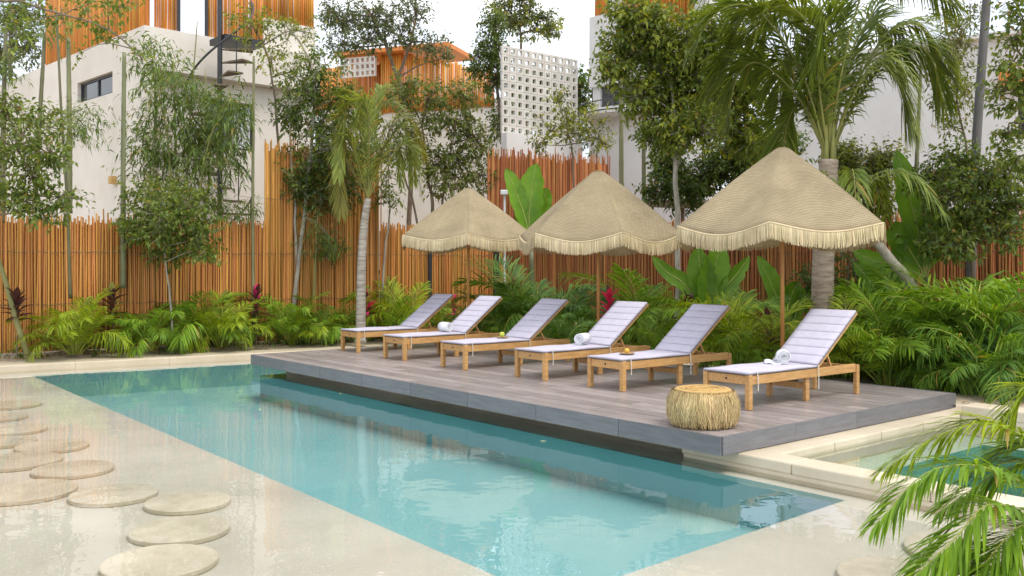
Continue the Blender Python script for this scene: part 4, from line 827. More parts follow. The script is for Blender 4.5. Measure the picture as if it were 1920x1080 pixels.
def arch(length, rise, fall, n=14, curl=0.0):
    """rachis in the local xz plane: leaves the ground steeply, arches over"""
    pts = []; x = z = 0.0; ds = length / (n - 1)
    for i in range(n):
        pts.append(Vector((x, curl * (i / n) ** 2, z))); a = rise + (fall - rise) * (i / (n - 1)) ** 1.35; x += math.cos(a) * ds; z += math.sin(a) * ds
    return pts
AR = {}
for key, ml in (('areca', 'areca'), ('areca_y', 'areca_y'), ('areca_d', 'areca_d')):
    AR[key] = []
    for k in range(6):
        r = np.random.default_rng(40 + k); AR[key].append(frond_mesh(arch(1.0, R_(80 + r.uniform(-6, 8)), R_((-5, -30, -60, -20, -45, 20)[k]), 14, r.uniform(-.1, .1)), 46, 0.40, 0.0165, M[ml], M['areca_stem'], 0.011, r=r, droop=(0.45, 0.65, 0.8, 0.55, 0.65, 0.4)[k], ang=50, start=0.22))
def areca(p, h, n, kind, label, seed, spread=0.28, group='areca palm shrubs in the planting bed'):
    r = np.random.default_rng(seed); root = thing('areca_palm', label, 'palm shrub', p, 0, group); h *= 1.22 if p[0] < -1.5 else 1.1; n = int(n * 1.2)
    for i in range(n):
        q = 2 * math.pi * (i * 0.381966 + r.uniform(-.06, .06)); inn = i / n; s = h * (0.70 + 0.45 * r.random()) * (0.80 + 0.35 * inn)
        off = 0.10 * h * (1 - inn); tilt = (1 - inn) * spread * 1.9 + r.uniform(-.08, .10)
        o = inst('frond', AR[kind][(int(r.integers(0, 6)) if inn < .75 else (5, 0, 3)[i % 3])], root, (off * math.cos(q), off * math.sin(q), -0.02)); o.rotation_mode = 'QUATERNION'
        o.rotation_quaternion = Quaternion((0, 0, 1), q) @ Quaternion((0, 1, 0), tilt) @ Quaternion((1, 0, 0), r.uniform(-.3, .3)); o.scale = (s, s, s)
    for i in range(max(3, n // 5)):
        q = r.uniform(0, 6.28); a = 0.07 * h; mb = MB(); mb.tube([(a * math.cos(q), a * math.sin(q), -0.03), (a * 1.5 * math.cos(q), a * 1.5 * math.sin(q), 0.32 * h)], [0.016, 0.010], 6); mb.build('cane', M['areca_stem'], root)
    return root
def bedp_(px, off, z=ZG): p = fpt(px, off); return Vector((p.x, p.y, z))
areca(bedp_(125, -0.75), 1.00, 24, 'areca_y', 'bushy yellow-green areca palm, leftmost in the fence row', 1)
areca(bedp_(265, -0.7), 1.00, 22, 'areca', 'areca palm shrub left of the slim white tree stem', 2)
areca(bedp_(395, -0.7), 0.98, 24, 'areca_y', 'yellow-green areca palm shrub right of the slim white tree stem', 3)
areca(bedp_(355, -0.45), 1.15, 16, 'areca', 'taller areca palm right behind the slim white tree stem', 31)
areca(bedp_(525, -0.6), 1.02, 20, 'areca', 'areca palm shrub at the corner of low fence and tall screen', 4)
areca(bedp_(600, -0.6), 0.95, 20, 'areca', 'areca palm shrub in front of the tall bamboo screen', 5)
areca(bedp_(560, -0.9), 0.62, 14, 'areca_y', 'small areca palm tuft at the foot of the tall bamboo screen', 51)
areca(bedp_(735, -0.7), 1.25, 24, 'areca_y', 'areca palm shrub right of the young coconut trunk', 6)
areca(bedp_(690, -1.1), 0.8, 16, 'areca', 'low areca palm shrub left of the farthest lounger', 61)
areca(bedp_(790, -1.0), 0.75, 14, 'areca_y', 'low areca palm shrub behind the farthest lounger back', 62)
def gp(px, d, z=ZG): return gnd(px, d, z)
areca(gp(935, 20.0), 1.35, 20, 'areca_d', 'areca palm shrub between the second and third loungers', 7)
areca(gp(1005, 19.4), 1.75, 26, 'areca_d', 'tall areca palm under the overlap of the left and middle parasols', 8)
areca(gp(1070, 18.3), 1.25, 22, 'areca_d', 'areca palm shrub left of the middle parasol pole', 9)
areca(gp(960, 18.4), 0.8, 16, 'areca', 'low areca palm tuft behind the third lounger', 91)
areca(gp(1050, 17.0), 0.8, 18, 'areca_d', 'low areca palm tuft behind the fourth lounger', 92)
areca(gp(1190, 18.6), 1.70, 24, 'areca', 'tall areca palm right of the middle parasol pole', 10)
areca(gp(1235, 15.2), 0.85, 18, 'areca', 'low areca palm tuft between the fourth and fifth loungers', 11)
areca(gp(1340, 15.4), 1.35, 24, 'areca', 'areca palm behind the fifth lounger back', 12)
areca(gp(1410, 14.4), 1.25, 24, 'areca_y', 'yellow-green areca palm left of the nearest parasol pole', 13)
areca(gp(1385, 13.7), 0.85, 18, 'areca', 'low areca palm tuft between the fifth and nearest loungers', 14)
areca(gp(1610, 13.4), 1.15, 22, 'areca_y', 'areca palm right of the thick coconut trunk', 15)
areca(gp(1665, 12.6), 1.20, 24, 'areca', 'areca palm directly behind the nearest lounger back', 16)
areca(gp(1735, 13.2), 1.65, 28, 'areca', 'broad areca palm behind the right corner of the deck', 17)
areca(gp(1830, 13.0), 1.75, 28, 'areca', 'tallest areca palm at the right of the garden bed', 18)
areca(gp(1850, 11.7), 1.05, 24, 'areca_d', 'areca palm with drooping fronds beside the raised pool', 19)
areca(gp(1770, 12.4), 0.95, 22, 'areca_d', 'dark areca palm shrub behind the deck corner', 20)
areca(gp(1930, 12.0), 1.5, 24, 'areca', 'areca palm cut by the right edge of the picture', 21)
areca(gp(1700, 14.4), 1.5, 22, 'areca_d', 'deep green areca palm in front of the reddish right fence', 22)

# foreground areca at the right edge
fb = at(2060, 1180, 4.9); fg = thing('areca_palm', 'foreground areca palm leaning in from the right edge over the raised pool', 'palm shrub', fb, 0, 'areca palm shrubs in the planting bed')
fpaths = [[(2060, 1180, 4.9), (1990, 900, 4.8), (1880, 800, 4.8), (1770, 812, 4.8), (1650, 885, 4.75)], [(2060, 1180, 4.9), (1970, 960, 4.7), (1860, 880, 4.6), (1740, 885, 4.5), (1640, 985, 4.4)],
 [(2060, 1180, 4.9), (1960, 1000, 4.6), (1860, 945, 4.4), (1790, 1010, 4.3), (1720, 1075, 4.2)], [(2060, 1180, 4.9), (1990, 1020, 4.5), (1920, 985, 4.4), (1860, 1040, 4.3), (1800, 1130, 4.3)],
 [(2060, 1180, 4.9), (2040, 900, 5.0), (1990, 760, 5.1), (1930, 730, 5.1), (1880, 800, 5.1)], [(2060, 1180, 4.9), (2030, 950, 4.8), (1960, 850, 4.8), (1900, 840, 4.9), (1800, 905, 5.0)], [(2060, 1180, 4.9), (2010, 1040, 4.5), (1950, 1000, 4.4), (1890, 1040, 4.3), (1840, 1110, 4.2)], [(2060, 1180, 4.9), (2000, 920, 4.9), (1930, 870, 4.9), (1850, 900, 4.9), (1760, 960, 4.8)]]
for k, pth in enumerate(fpaths):
    pp = smooth_path([at(*q) for q in pth], 22); r = np.random.default_rng(70 + k)
    inst('frond', frond_mesh(pp, 84, 0.29, 0.021, M['areca_y' if k in (0, 4) else 'areca'], M['areca_stem'], 0.008, fb, r=r, droop=0.5, ang=50, start=0.30), fg)

# ------------------------------------------------------------------ coconut palms
def palm_trunk(root, pts, r0, r1, origin, m='palm_bark', name='trunk'):
    sp_ = smooth_path(pts, 60); mb = MB(); mb.tube(sp_, [(r0 + (r1 - r0) * i / 59) * (1 + 0.05 * (i % 2)) * (1.35 if i == 0 else 1) for i in range(60)], 14); return mb.build(name, M[m], root, origin, True)
# young one by the tall screen
d = 19.6; b0 = gnd(676, d, ZG); p1 = thing('coconut_palm', 'young coconut palm with a pale ringed trunk before the tall bamboo screen', 'palm', b0)
top_ = at(690, 372, d); palm_trunk(p1, [b0, at(678, 500, d), at(683, 420, d), top_], 0.105, 0.07, b0, 'bark_ring')
yf = [[(690, 372), (668, 290), (650, 215), (640, 240), (637, 320)], [(690, 372), (680, 280), (668, 200), (650, 205), (640, 260)], [(690, 372), (700, 280), (712, 205), (735, 200), (760, 250)], [(690, 372), (712, 300), (740, 225), (772, 230), (795, 290)],
 [(690, 372), (692, 280), (690, 215), (680, 190), (665, 230)], [(690, 372), (720, 320), (755, 270), (780, 300), (790, 365)], [(690, 372), (660, 320), (645, 300), (638, 350), (640, 400)], [(690, 372), (705, 290), (725, 240), (745, 270), (752, 340)], [(690, 372), (682, 300), (676, 240), (690, 195), (720, 190)], [(690, 372), (684, 270), (672, 200), (655, 175), (645, 190)], [(690, 372), (697, 270), (705, 195), (715, 170), (730, 180)], [(690, 372), (715, 290), (748, 240), (770, 270), (775, 340)], [(690, 372), (672, 310), (655, 260), (640, 270), (634, 330)]]
for k, pth in enumerate(yf):
    r = np.random.default_rng(90 + k); n_ = len(pth); dz = r.uniform(-0.9, 0.9)
    pp = smooth_path([at(q[0], q[1], d + dz * i / (n_ - 1)) for i, q in enumerate(pth)], 20)
    inst('frond', frond_mesh(pp, 76, 0.55, 0.034, M['coco_dry' if k in (0, 3, 6) else 'coco_young'], M['coco_stem'], 0.018, b0, r=r, droop=0.38, ang=36, start=0.10, vee=0.12), p1)
# big one behind the nearest parasol
d = 14.3; b0 = gnd(1541, d, ZG); p2 = thing('coconut_palm', 'large coconut palm with a thick ringed trunk behind the nearest parasol', 'palm', b0)
top_ = at(1554, 300, d); palm_trunk(p2, [b0, at(1543, 500, d), at(1548, 400, d), top_], 0.172, 0.14, b0)
bf = [[(1554, 300), (1520, 150), (1462, 0), (1400, -60), (1310, -20), 0.3], [(1554, 300), (1512, 190), (1440, 90), (1380, 90), (1330, 170), 0.8], [(1554, 300), (1575, 150), (1612, 0), (1660, -90), (1740, -70), -0.6], [(1554, 300), (1600, 170), (1665, 60), (1730, 50), (1775, 120), 0.5],
 [(1554, 300), (1545, 130), (1535, -20), (1520, -160), (1480, -220), 0.9], [(1554, 300), (1565, 140), (1585, -40), (1600, -180), (1640, -250), -0.5], [(1554, 300), (1590, 200), (1640, 120), (1680, 150), (1705, 230), -1.2], [(1554, 300), (1515, 220), (1475, 160), (1440, 190), (1425, 260), -1.0],
 [(1554, 300), (1575, 200), (1600, 130), (1610, 180), (1608, 260), -1.6], [(1554, 300), (1530, 200), (1500, 110), (1470, 120), (1460, 200), 1.4], [(1554, 300), (1540, 200), (1520, 60), (1470, 10), (1410, 50), -1.1], [(1554, 300), (1590, 140), (1650, 0), (1720, -40), (1790, 10), 1.0], [(1554, 300), (1500, 130), (1420, 20), (1350, 20), (1290, 100), -0.4], [(1554, 300), (1530, 230), (1495, 200), (1475, 240), (1465, 310), 0.9], [(1554, 300), (1585, 230), (1630, 190), (1660, 220), (1675, 290), 1.2], [(1554, 300), (1500, 180), (1450, 40), (1400, 20), (1360, 110), 0.5], [(1554, 300), (1530, 150), (1490, 30), (1440, 40), (1410, 140), 1.3], [(1554, 300), (1575, 160), (1620, 50), (1660, 50), (1700, 140), 0.9], [(1554, 300), (1600, 200), (1680, 90), (1740, 100), (1770, 190), 0.2], [(1554, 300), (1556, 170), (1560, 60), (1545, 40), (1520, 130), -0.4], [(1554, 300), (1510, 200), (1430, 120), (1385, 140), (1365, 220), 0.2]]
for k, pth in enumerate([q for i, q in enumerate(bf) if i not in (7, 8, 14)]):
    r = np.random.default_rng(110 + k); dz = max(pth[-1], -0.5); q_ = pth[:-1]
    pp = smooth_path([at(q[0], q[1], d + dz * i / 4) for i, q in enumerate(q_)], 24)
    inst('frond', frond_mesh(pp, 115, 0.92, 0.036, M['coco_mid' if k in (8, 6, 3) else 'coco'], M['coco_stem'], 0.026, b0, r=r, droop=(0.65 if k % 3 == 0 else 0.4), ang=46, start=0.16, vee=0.16), p2)
mb = MB()
for k in range(5):
    q = k * 1.3; mb.tube([at(1554, 325, d) + Vector((0.08 * math.cos(q), 0.08 * math.sin(q), 0)), at(1554, 285, d) + Vector((0.075 * math.cos(q), 0.075 * math.sin(q), 0)), at(1556 + 4 * math.cos(q), 235, d) + Vector((0.06 * math.cos(q), 0.06 * math.sin(q), 0))], [0.05, 0.04, 0.018], 7)
mb.build('leaf_sheath', M['coco_stem'], p2, b0, True)
# leaning trunk
d = 14.2; b0 = at(1722, 560, d); lt = thing('leaning_palm', 'grey leaning palm trunk right of the nearest parasol', 'palm', Vector((b0.x, b0.y, ZG)))
palm_trunk(lt, [Vector((b0.x + 0.5, b0.y, ZG)), at(1715, 545, d), at(1672, 490, d), at(1625, 430, d), at(1590, 385, d)], 0.085, 0.06, Vector((b0.x, b0.y, ZG)), 'bark_pale')
for k in range(7):
    r = np.random.default_rng(140 + k); q = k * 0.9; o_ = at(1590, 385, d); e = Vector((math.cos(q), math.sin(q) * 0.8, 0)); pp = smooth_path([o_, o_ + e * 0.5 + Vector((0, 0, 0.45)), o_ + e * 1.1 + Vector((0, 0, 0.4)), o_ + e * 1.6 + Vector((0, 0, -0.2))], 14)
    inst('frond', frond_mesh(pp, 34, 0.45, 0.03, M['coco'], M['coco_stem'], 0.016, lt.location, r=r, droop=0.7, start=0.2), lt)

# ------------------------------------------------------------------ banana plants
def banana_leaf(root, pts, wpx, d, origin, seed):
    r = np.random.default_rng(seed); sp_ = smooth_path([at(p[0], p[1], d + (p[2] if len(p) > 2 else 0)) for p in pts], 19); wm = wpx / F * d; mb = MB(); vs = []
    view = Vector((r.uniform(-.35, .35), -1, 0.25)).normalized(); n = len(sp_)
    for i, p in enumerate(sp_):
        t = i / (n - 1); tg = (sp_[min(i + 1, n - 1)] - sp_[max(0, i - 1)]).normalized(); s = tg.cross(view).normalized(); up = s.cross(tg)
        wv = wm * 0.5 * (max(0.0, math.sin(math.pi * min(1, max(0, (t - 0.10) / 0.90)) ** 0.8)) ** 0.6) + 0.002
        for k in (-1, -0.5, 0, 0.5, 1): vs.append(p + s * wv * k * (1 + r.normal() * 0.06) + up * (wv * 0.28 * (k * k) + 0.012 * math.sin(i * 2.1 + k * 3)))
    mb.add(vs, [(i * 5 + j, i * 5 + j + 1, (i + 1) * 5 + j + 1, (i + 1) * 5 + j) for i in range(n - 1) for j in range(4)]); lf = mb.build('leaf', M['banana'], root, origin, True)
    mb = MB(); mb.tube(sp_, [0.018 * (1 - 0.8 * i / (n - 1)) + 0.002 for i in range(n)], 5); mb.build('midrib', M['banana_rib'], lf, origin, True)
def banana(label, px, d, leaves, seed):
    b = gnd(px, d, ZG); root = thing('banana_plant', label, 'banana plant', b, 0, 'banana plants along the back fence')
    cx = sum(l[0][0][0] for l in leaves) / len(leaves); cy = max(l[0][0][1] for l in leaves)
    mb = MB(); mb.tube(smooth_path([b, at((px + cx) / 2, (cy + 640) / 2, d), at(cx, cy, d)], 8), [0.10, .095, .09, .085, .08, .07, .06, .05], 9); mb.build('stem', M['culm'], root, b, True)
    for k, (pts, wv) in enumerate(leaves): banana_leaf(root, pts, wv, d, b, seed * 10 + k)
banana('banana plant with upright paddle leaves between the left and middle parasols', 1000, 21.0, [([(995, 470), (985, 410), (965, 355), (948, 315)], 40), ([(996, 470), (992, 410), (998, 350), (1006, 306)], 54), ([(998, 470), (1003, 415), (1018, 375), (1026, 352)], 44)], 1)
banana('banana plant with broad leaves under the gap of the middle and nearest parasols', 1325, 17.2, [([(1322, 590), (1320, 545), (1312, 500), (1308, 462)], 52), ([(1325, 590), (1330, 545), (1342, 495), (1350, 455)], 58), ([(1322, 590), (1285, 535), (1250, 510), (1222, 480)], 30), ([(1325, 590), (1360, 540), (1385, 510), (1405, 480)], 30)], 2)
banana('tall banana plant with upright leaves behind the leaning trunk', 1740, 15.2, [([(1735, 520), (1722, 440), (1700, 350), (1680, 280)], 52), ([(1736, 520), (1738, 440), (1752, 370), (1778, 300)], 50), ([(1737, 520), (1760, 450), (1800, 410), (1850, 420)], 46), ([(1735, 520), (1700, 460), (1680, 440), (1690, 500)], 50), ([(1735, 520), (1690, 500), (1640, 490), (1598, 470)], 44)], 3)
banana('banana plant with a hanging dark leaf right of the thick coconut trunk', 1668, 14.8, [([(1665, 600), (1650, 560), (1625, 520), (1600, 492)], 46), ([(1666, 600), (1672, 550), (1665, 510), (1645, 500)], 36)], 4)
banana('banana plant behind the nearest parasol pole', 1480, 16.5, [([(1482, 620), (1478, 580), (1488, 545), (1500, 530)], 40), ([(1480, 620), (1462, 570), (1440, 520), (1420, 480)], 44), ([(1482, 620), (1500, 570), (1512, 555), (1510, 590)], 30)], 5)

# ------------------------------------------------------------------ cordylines
def cordyline(label, p, h, n, kind, seed, stem=0.5, ln=0.42):
    r = np.random.default_rng(seed); root = thing('cordyline', label, 'plant', p, 0, 'coloured cordyline plants in the bed')
    mb = MB(); mb.tube([(0, 0, -0.03), (0.02, 0.01, h * stem), (0.0, 0, h * 0.85)], [0.018, 0.015, 0.010], 6); mb.build('stem', M['bark'], root)
    for i in range(n):
        q = i * 2.4 + r.uniform(-.2, .2); t = i / n; z = h * (stem + (0.85 - stem) * t); el = R_(15 + 65 * t + r.uniform(-12, 12)); L_ = ln * r.uniform(0.75, 1.15); e = Vector((math.cos(q) * math.cos(el), math.sin(q) * math.cos(el), math.sin(el)))
        mb = MB(); s = e.cross(Vector((0, 0, 1))).normalized(); up = s.cross(e); vs = []; k = 7
        for j in range(k):
            f = j / (k - 1); pz = Vector((0, 0, z)) + e * L_ * f - Vector((0, 0, 1)) * L_ * 0.35 * f * f; wv = 0.045 * (math.sin(math.pi * (0.1 + 0.9 * f) ** 0.9) ** 0.8) * h ** 0.3 + 0.002
            vs += [pz - s * wv + up * wv * 0.5, pz, pz + s * wv + up * wv * 0.5]
        mb.add(vs, [(3 * j + a, 3 * j + a + 1, 3 * j + a + 4, 3 * j + a + 3) for j in range(k - 1) for a in (0, 1)]); mb.build('leaf', M[kind] if not isinstance(kind, tuple) else M[kind[i % len(kind)]], root, smooth=True)
cordyline('dark purple cordyline cut by the left edge before the fence', bedp_(22, -0.7), 1.25, 22, 'ti_dark', 1)
cordyline('dark purple cordyline between the two leftmost areca palms', bedp_(198, -0.6), 1.25, 24, ('ti_dark', 'ti_dark', 'ti_mix'), 2)
cordyline('dark red cordyline left of the tall bamboo screen', bedp_(465, -0.5), 1.25, 20, ('ti_dark', 'ti_dark', 'ti_dark', 'ti_pink'), 3)
cordyline('small red cordyline at the foot of the young coconut palm', bedp_(655, -0.9), 1.1, 18, ('ti_dark', 'ti_mix', 'ti_pink'), 4)
cordyline('bright pink cordyline between the first and second lounger backs', gp(850, 20.3), 1.05, 12, 'ti_pink', 5, ln=0.3)
cordyline('bright magenta cordyline right of the middle parasol pole', gp(1142, 16.6), 1.25, 16, ('ti_pink', 'ti_pink', 'ti_dark'), 6)
cordyline('cordyline with cream and red leaves left of the nearest parasol pole', gp(1440, 13.6), 0.95, 22, ('ti_mix', 'ti_mix', 'ti_dark'), 7, stem=0.3)
cordyline('dark cordyline behind the fifth lounger', gp(1290, 16.2), 1.15, 18, 'ti_dark', 8)

# ------------------------------------------------------------------ bamboo culms (bare poles with nodes and leafy tops)
def culm(label, pts, d, r0, m='culm', clumps=(), seed=1, twigs=60, base=None):
    r = np.random.default_rng(seed); P = [at(p[0], p[1], d) for p in pts]; b = Vector((P[0].x, P[0].y, P[0].z)); root = thing('bamboo_plant', label, 'bamboo', b, 0, 'bamboo culms along the fence')
    sp_ = smooth_path(P, 48); rr = [r0 * (1 - 0.35 * i / 47) * (1.10 if i % 5 == 0 else 1.0) for i in range(48)]
    mb = MB(); mb.tube(sp_, rr, 9); mb.build('culm', M[m], root, b, True)
    if clumps:
        cl = [(at(c[0], c[1], d + r.uniform(-.3, .3)), (c[2] / F * d, c[2] / F * d * 0.8, c[3] / F * d)) for c in clumps]
        V, Fs, O_, D_, tl = foliage(cl, twigs, 8, 0.17, 0.024, 0.35, 0.4, r, 0.3, 0.15); inst('leaves', np_mesh('leaves', V, Fs, M['bamboo_leaf'], b), root)
        mb = MB()
        for j in range(0, len(O_), 2):
            k = min(sp_[10:], key=lambda q: (q - Vector(O_[j])).length); mb.tube([k, (k + Vector(O_[j])) / 2 + Vector((0, 0, 0.05)), Vector(O_[j] + D_[j] * tl[j] * .6)], [0.006, 0.004, 0.002], 3, False)
        mb.build('twigs', M['culm_yellow'], root, b)
    return root
dF = lambda px, off: fpt(px, off).y
culm('grey-green bamboo pole at the far left edge', [(5, 420), (6, 240), (11, 50)], dF(8, .4), 0.055, clumps=[(18, 130, 30, 30)], seed=1, twigs=40)
culm('thin bamboo pole leaning right, second from the left edge', [(64, 400), (74, 230), (84, 62)], dF(74, .4), 0.05, seed=2)
culm('dark thin bamboo culm crossing the low fence in front of the left house', [(132, 560), (126, 380), (116, 230), (106, 20)], dF(120, -.25), 0.032, clumps=[(125, 240, 70, 35), (165, 225, 45, 28), (100, 60, 40, 25)], seed=3, twigs=110)
culm('pale bamboo pole just right of the dark thin culm', [(130, 400), (130, 230), (128, 72)], dF(129, .4), 0.06, seed=4)
culm('thick bare bamboo pole in front of the left house corner', [(231, 540), (231, 300), (233, 100)], dF(231, -.2), 0.058, seed=5)
culm('slim bamboo pole left of the tall bamboo screen', [(476, 645), (474, 400), (476, 105)], dF(475, -.3), 0.04, clumps=[(440, 395, 50, 30)], seed=6, twigs=40)
culm('leaning green culm at the left edge near the dark cordyline', [(52, 665), (30, 600), (8, 520), (-10, 470)], dF(25, -.8), 0.055, 'culm_yellow', seed=7)
culm('grey bamboo pole left of the big broadleaf tree', [(1165, 430), (1165, 300), (1164, 170), (1160, 60)], 20.5, 0.06, seed=8)
culm('second grey bamboo pole beside the big broadleaf tree', [(1208, 400), (1207, 300), (1206, 215)], 20.0, 0.055, seed=9)
culm('slender bamboo pole right of the coconut crown', [(1718, 330), (1722, 230), (1728, 100)], 16.5, 0.04, seed=10)
culm('young yellow bamboo stem before the tall screen', [(588, 560), (592, 480), (596, 400)], dF(590, -.4), 0.03, 'culm_yellow', clumps=[(600, 450, 40, 35)], seed=11, twigs=50)
# dark utility pole
mb = MB(); pts = smooth_path([Vector((at(1815, 500, 16).x, 16, ZG)), at(1829, 300, 16), at(1850, 0, 16), at(1856, -90, 16)], 20); mb.tube(pts, [0.085 - 0.02 * i / 19 for i in range(20)], 10)
o = mb.build('utility_pole', M['pole_dark'], None, pts[0], True); o.location = pts[0]; tag(o, 'tall dark leaning pole in front of the right house wall', 'pole')

# ------------------------------------------------------------------ bamboo thicket in front of the left house
r = np.random.default_rng(5); dB = dF(340, .9); b = gnd(340, dB, ZG)
bt = thing('bamboo_plant', 'leafy bamboo clump hiding the corner of the left house', 'bamboo', b, 0, 'bamboo culms along the fence')
cul = [[(345, 640), (352, 300), (370, 40)], [(325, 640), (318, 300), (285, 120)], [(355, 640), (380, 320), (430, 170)], [(335, 640), (330, 300), (325, 110)], [(350, 640), (390, 360), (385, 130)], [(330, 640), (300, 400), (262, 300)]]
for pth in cul: mb = MB(); sp_ = smooth_path([at(p[0], max(p[1], 0) if p[1] < 640 else 635, dB + r.uniform(-.4, .4)) for p in pth], 30); mb.tube(sp_, [0.028 * (1 - .6 * i / 29) * (1.12 if i % 4 == 0 else 1) for i in range(30)], 7); mb.build('culm', M['culm_yellow'], bt, b, True)
cl = [(at(x, y, dB + r.uniform(-.5, .5)), (rx / F * dB, rx / F * dB * .8, ry / F * dB)) for x, y, rx, ry in [(285, 115, 42, 50), (320, 160, 60, 50), (340, 215, 85, 55), (300, 250, 55, 55), (390, 230, 60, 65), (430, 190, 40, 35), (360, 290, 80, 50), (290, 320, 55, 45), (410, 310, 60, 45), (345, 360, 80, 35), (420, 400, 50, 30), (440, 240, 35, 40), (275, 270, 35, 30)]]
V, Fs, O_, D_, tl = foliage(cl, 980, 8, 0.21, 0.036, 0.35, 0.42, r, 0.6, 0.15); inst('leaves', np_mesh('leaves', V, Fs, M['bamboo_leaf'], b), bt)
mb = MB(); Cn = [c[0] for c in cl]
for j in range(0, len(O_), 2): k = min(Cn, key=lambda q: (q - Vector(O_[j])).length); mb.tube([k, (k + Vector(O_[j])) / 2, Vector(O_[j])], [0.006, 0.004, 0.002], 3, False)
mb.build('twigs', M['culm_yellow'], bt, b)

# ------------------------------------------------------------------ trees
G1 = 'broadleaf trees round the garden'
tree('small_tree', 'small round-crowned tree on a slim white stem at the pool kerb', 'tree', [[(326, 656), (322, 600), (316, 530), (309, 480), (306, 430)]], [(310, 420, 75, 45), (265, 430, 45, 30), (285, 375, 55, 40), (350, 390, 55, 45), (370, 450, 40, 30), (325, 470, 50, 20), (385, 470, 30, 18)], fpt(326, -1.0).y, 'leaf_mid', 720, 9, 0.10, 0.055, 'bark_pale', 0.026, G1, seed=11, gaps=0.5)
tree('tree', 'broadleaf tree reaching in at the left edge over the low fence', 'tree', [[Vector((-11.0, 16.6, ZG)), (-90, 420), (-40, 330), (40, 260)]], [(30, 280, 60, 40), (70, 235, 60, 35), (95, 290, 40, 30), (25, 365, 55, 32), (110, 370, 40, 22), (70, 390, 50, 25), (10, 205, 30, 40), (60, 330, 40, 25)], 16.0, 'leaf_mid', 420, 8, 0.12, 0.055, 'bark', 0.07, G1, seed=12)
tree('tree', 'overhanging tree branch with sparse leaves at the top left', 'tree', [[Vector((-11.0, 14.2, ZG)), (-120, 200), (-60, 40), (20, 0), (90, 20), (180, 45), (230, 75), (268, 112)]], [(60, 20, 50, 22), (120, 38, 40, 16), (175, 42, 30, 14), (225, 12, 40, 16), (30, 60, 35, 30), (205, 75, 25, 20), (150, 100, 16, 12), (255, 105, 18, 16), (0, 0, 40, 30), (165, 8, 40, 12)], 14.0, 'leaf_mid', 190, 7, 0.10, 0.05, 'bark', 0.024, G1, seed=13, gaps=0.5)
tree('tree', 'distant tree seen against the sky at the upper left corner', 'tree', [[Vector((-20, 34, ZG)), (20, 300), (20, 150), (18, 60)]], [(15, 40, 55, 45), (55, 85, 35, 40), (0, 100, 40, 40), (45, 20, 30, 30)], 34, 'leaf_far', 420, 8, 0.16, 0.08, 'bark', 0.12, G1, seed=14)
d = dF(575, -.25)
tree('tree', 'tall tree with pale leaning trunk before the tall bamboo screen', 'tree', [[(548, 625), (556, 520), (566, 430), (575, 350), (590, 220), (585, 120), (530, 40)], [(556, 500), (553, 380), (545, 280), (540, 150)]], [(600, 230, 60, 45), (645, 190, 45, 45), (570, 170, 45, 45), (610, 120, 35, 35), (590, 300, 55, 45), (635, 270, 50, 45), (600, 365, 50, 40), (560, 350, 30, 25), (640, 340, 40, 40), (545, 210, 40, 40), (620, 470, 30, 18), (680, 230, 30, 40)], d, 'leaf_dark', 1250, 9, 0.115, 0.052, 'bark_pale', 0.055, G1, seed=15, second='leaf_mid', gaps=0.55)
tree('tree', 'airy tree with light leaves beside the left roof terrace', 'tree', [[Vector((gnd(520, 20.6).x, 20.6, ZG)), (528, 380), (520, 250), (505, 120), (470, 40)]], [(540, 75, 40, 40), (500, 40, 35, 30), (470, 55, 28, 25), (570, 60, 30, 30), (550, 140, 40, 40), (510, 110, 30, 30), (455, 25, 25, 18), (580, 120, 25, 30)], 20.6, 'leaf_light', 300, 8, 0.10, 0.045, 'bark', 0.04, G1, seed=16, second='leaf_mid', gaps=0.5)
tree('tree', 'wispy tall tree against the sky above the middle house', 'tree', [[Vector((gnd(770, 30).x, 30, ZG)), (770, 320), (755, 180), (735, 120), (720, 60)], [(755, 180), (725, 90), (690, 20)], [(745, 150), (775, 60), (780, 0)]], [(650, 40, 50, 35), (690, 20, 40, 30), (735, 30, 50, 40), (780, 20, 30, 25), (750, 70, 40, 30), (690, 75, 45, 25), (810, 85, 40, 25), (640, 85, 35, 25), (830, 110, 20, 15), (620, 20, 25, 30)], 30, 'leaf_far', 900, 8, 0.14, 0.06, 'bark', 0.09, G1, seed=17, gaps=0.6)
tree('tree', 'dark leafy tree with leaning trunks behind the farthest parasol', 'tree', [[Vector((gnd(800, 25).x, 25, ZG)), (812, 400), (800, 320), (790, 230)], [(790, 460), (775, 380), (745, 300), (735, 240)], [(826, 420), (835, 340), (850, 260)]], [(800, 190, 55, 40), (845, 225, 50, 45), (760, 175, 40, 35), (870, 180, 35, 35), (860, 300, 45, 45), (820, 310, 40, 35), (770, 250, 30, 35), (895, 265, 35, 45), (840, 350, 40, 25), (905, 330, 25, 30), (790, 290, 25, 25), (730, 290, 25, 30)], 25, 'leaf_olive', 1100, 9, 0.13, 0.06, 'bark', 0.06, G1, seed=18, second='leaf_mid', gaps=0.55)
tree('tree', 'dark slender tree left of the breeze block screen', 'tree', [[Vector((gnd(940, 28).x, 28, ZG)), (945, 300), (935, 180), (930, 80)]], [(930, 150, 28, 45), (940, 230, 25, 40), (925, 90, 30, 30), (900, 110, 25, 22), (925, 45, 28, 28), (890, 130, 18, 15)], 28, 'leaf_dark', 560, 8, 0.13, 0.06, 'bark', 0.08, G1, seed=19)
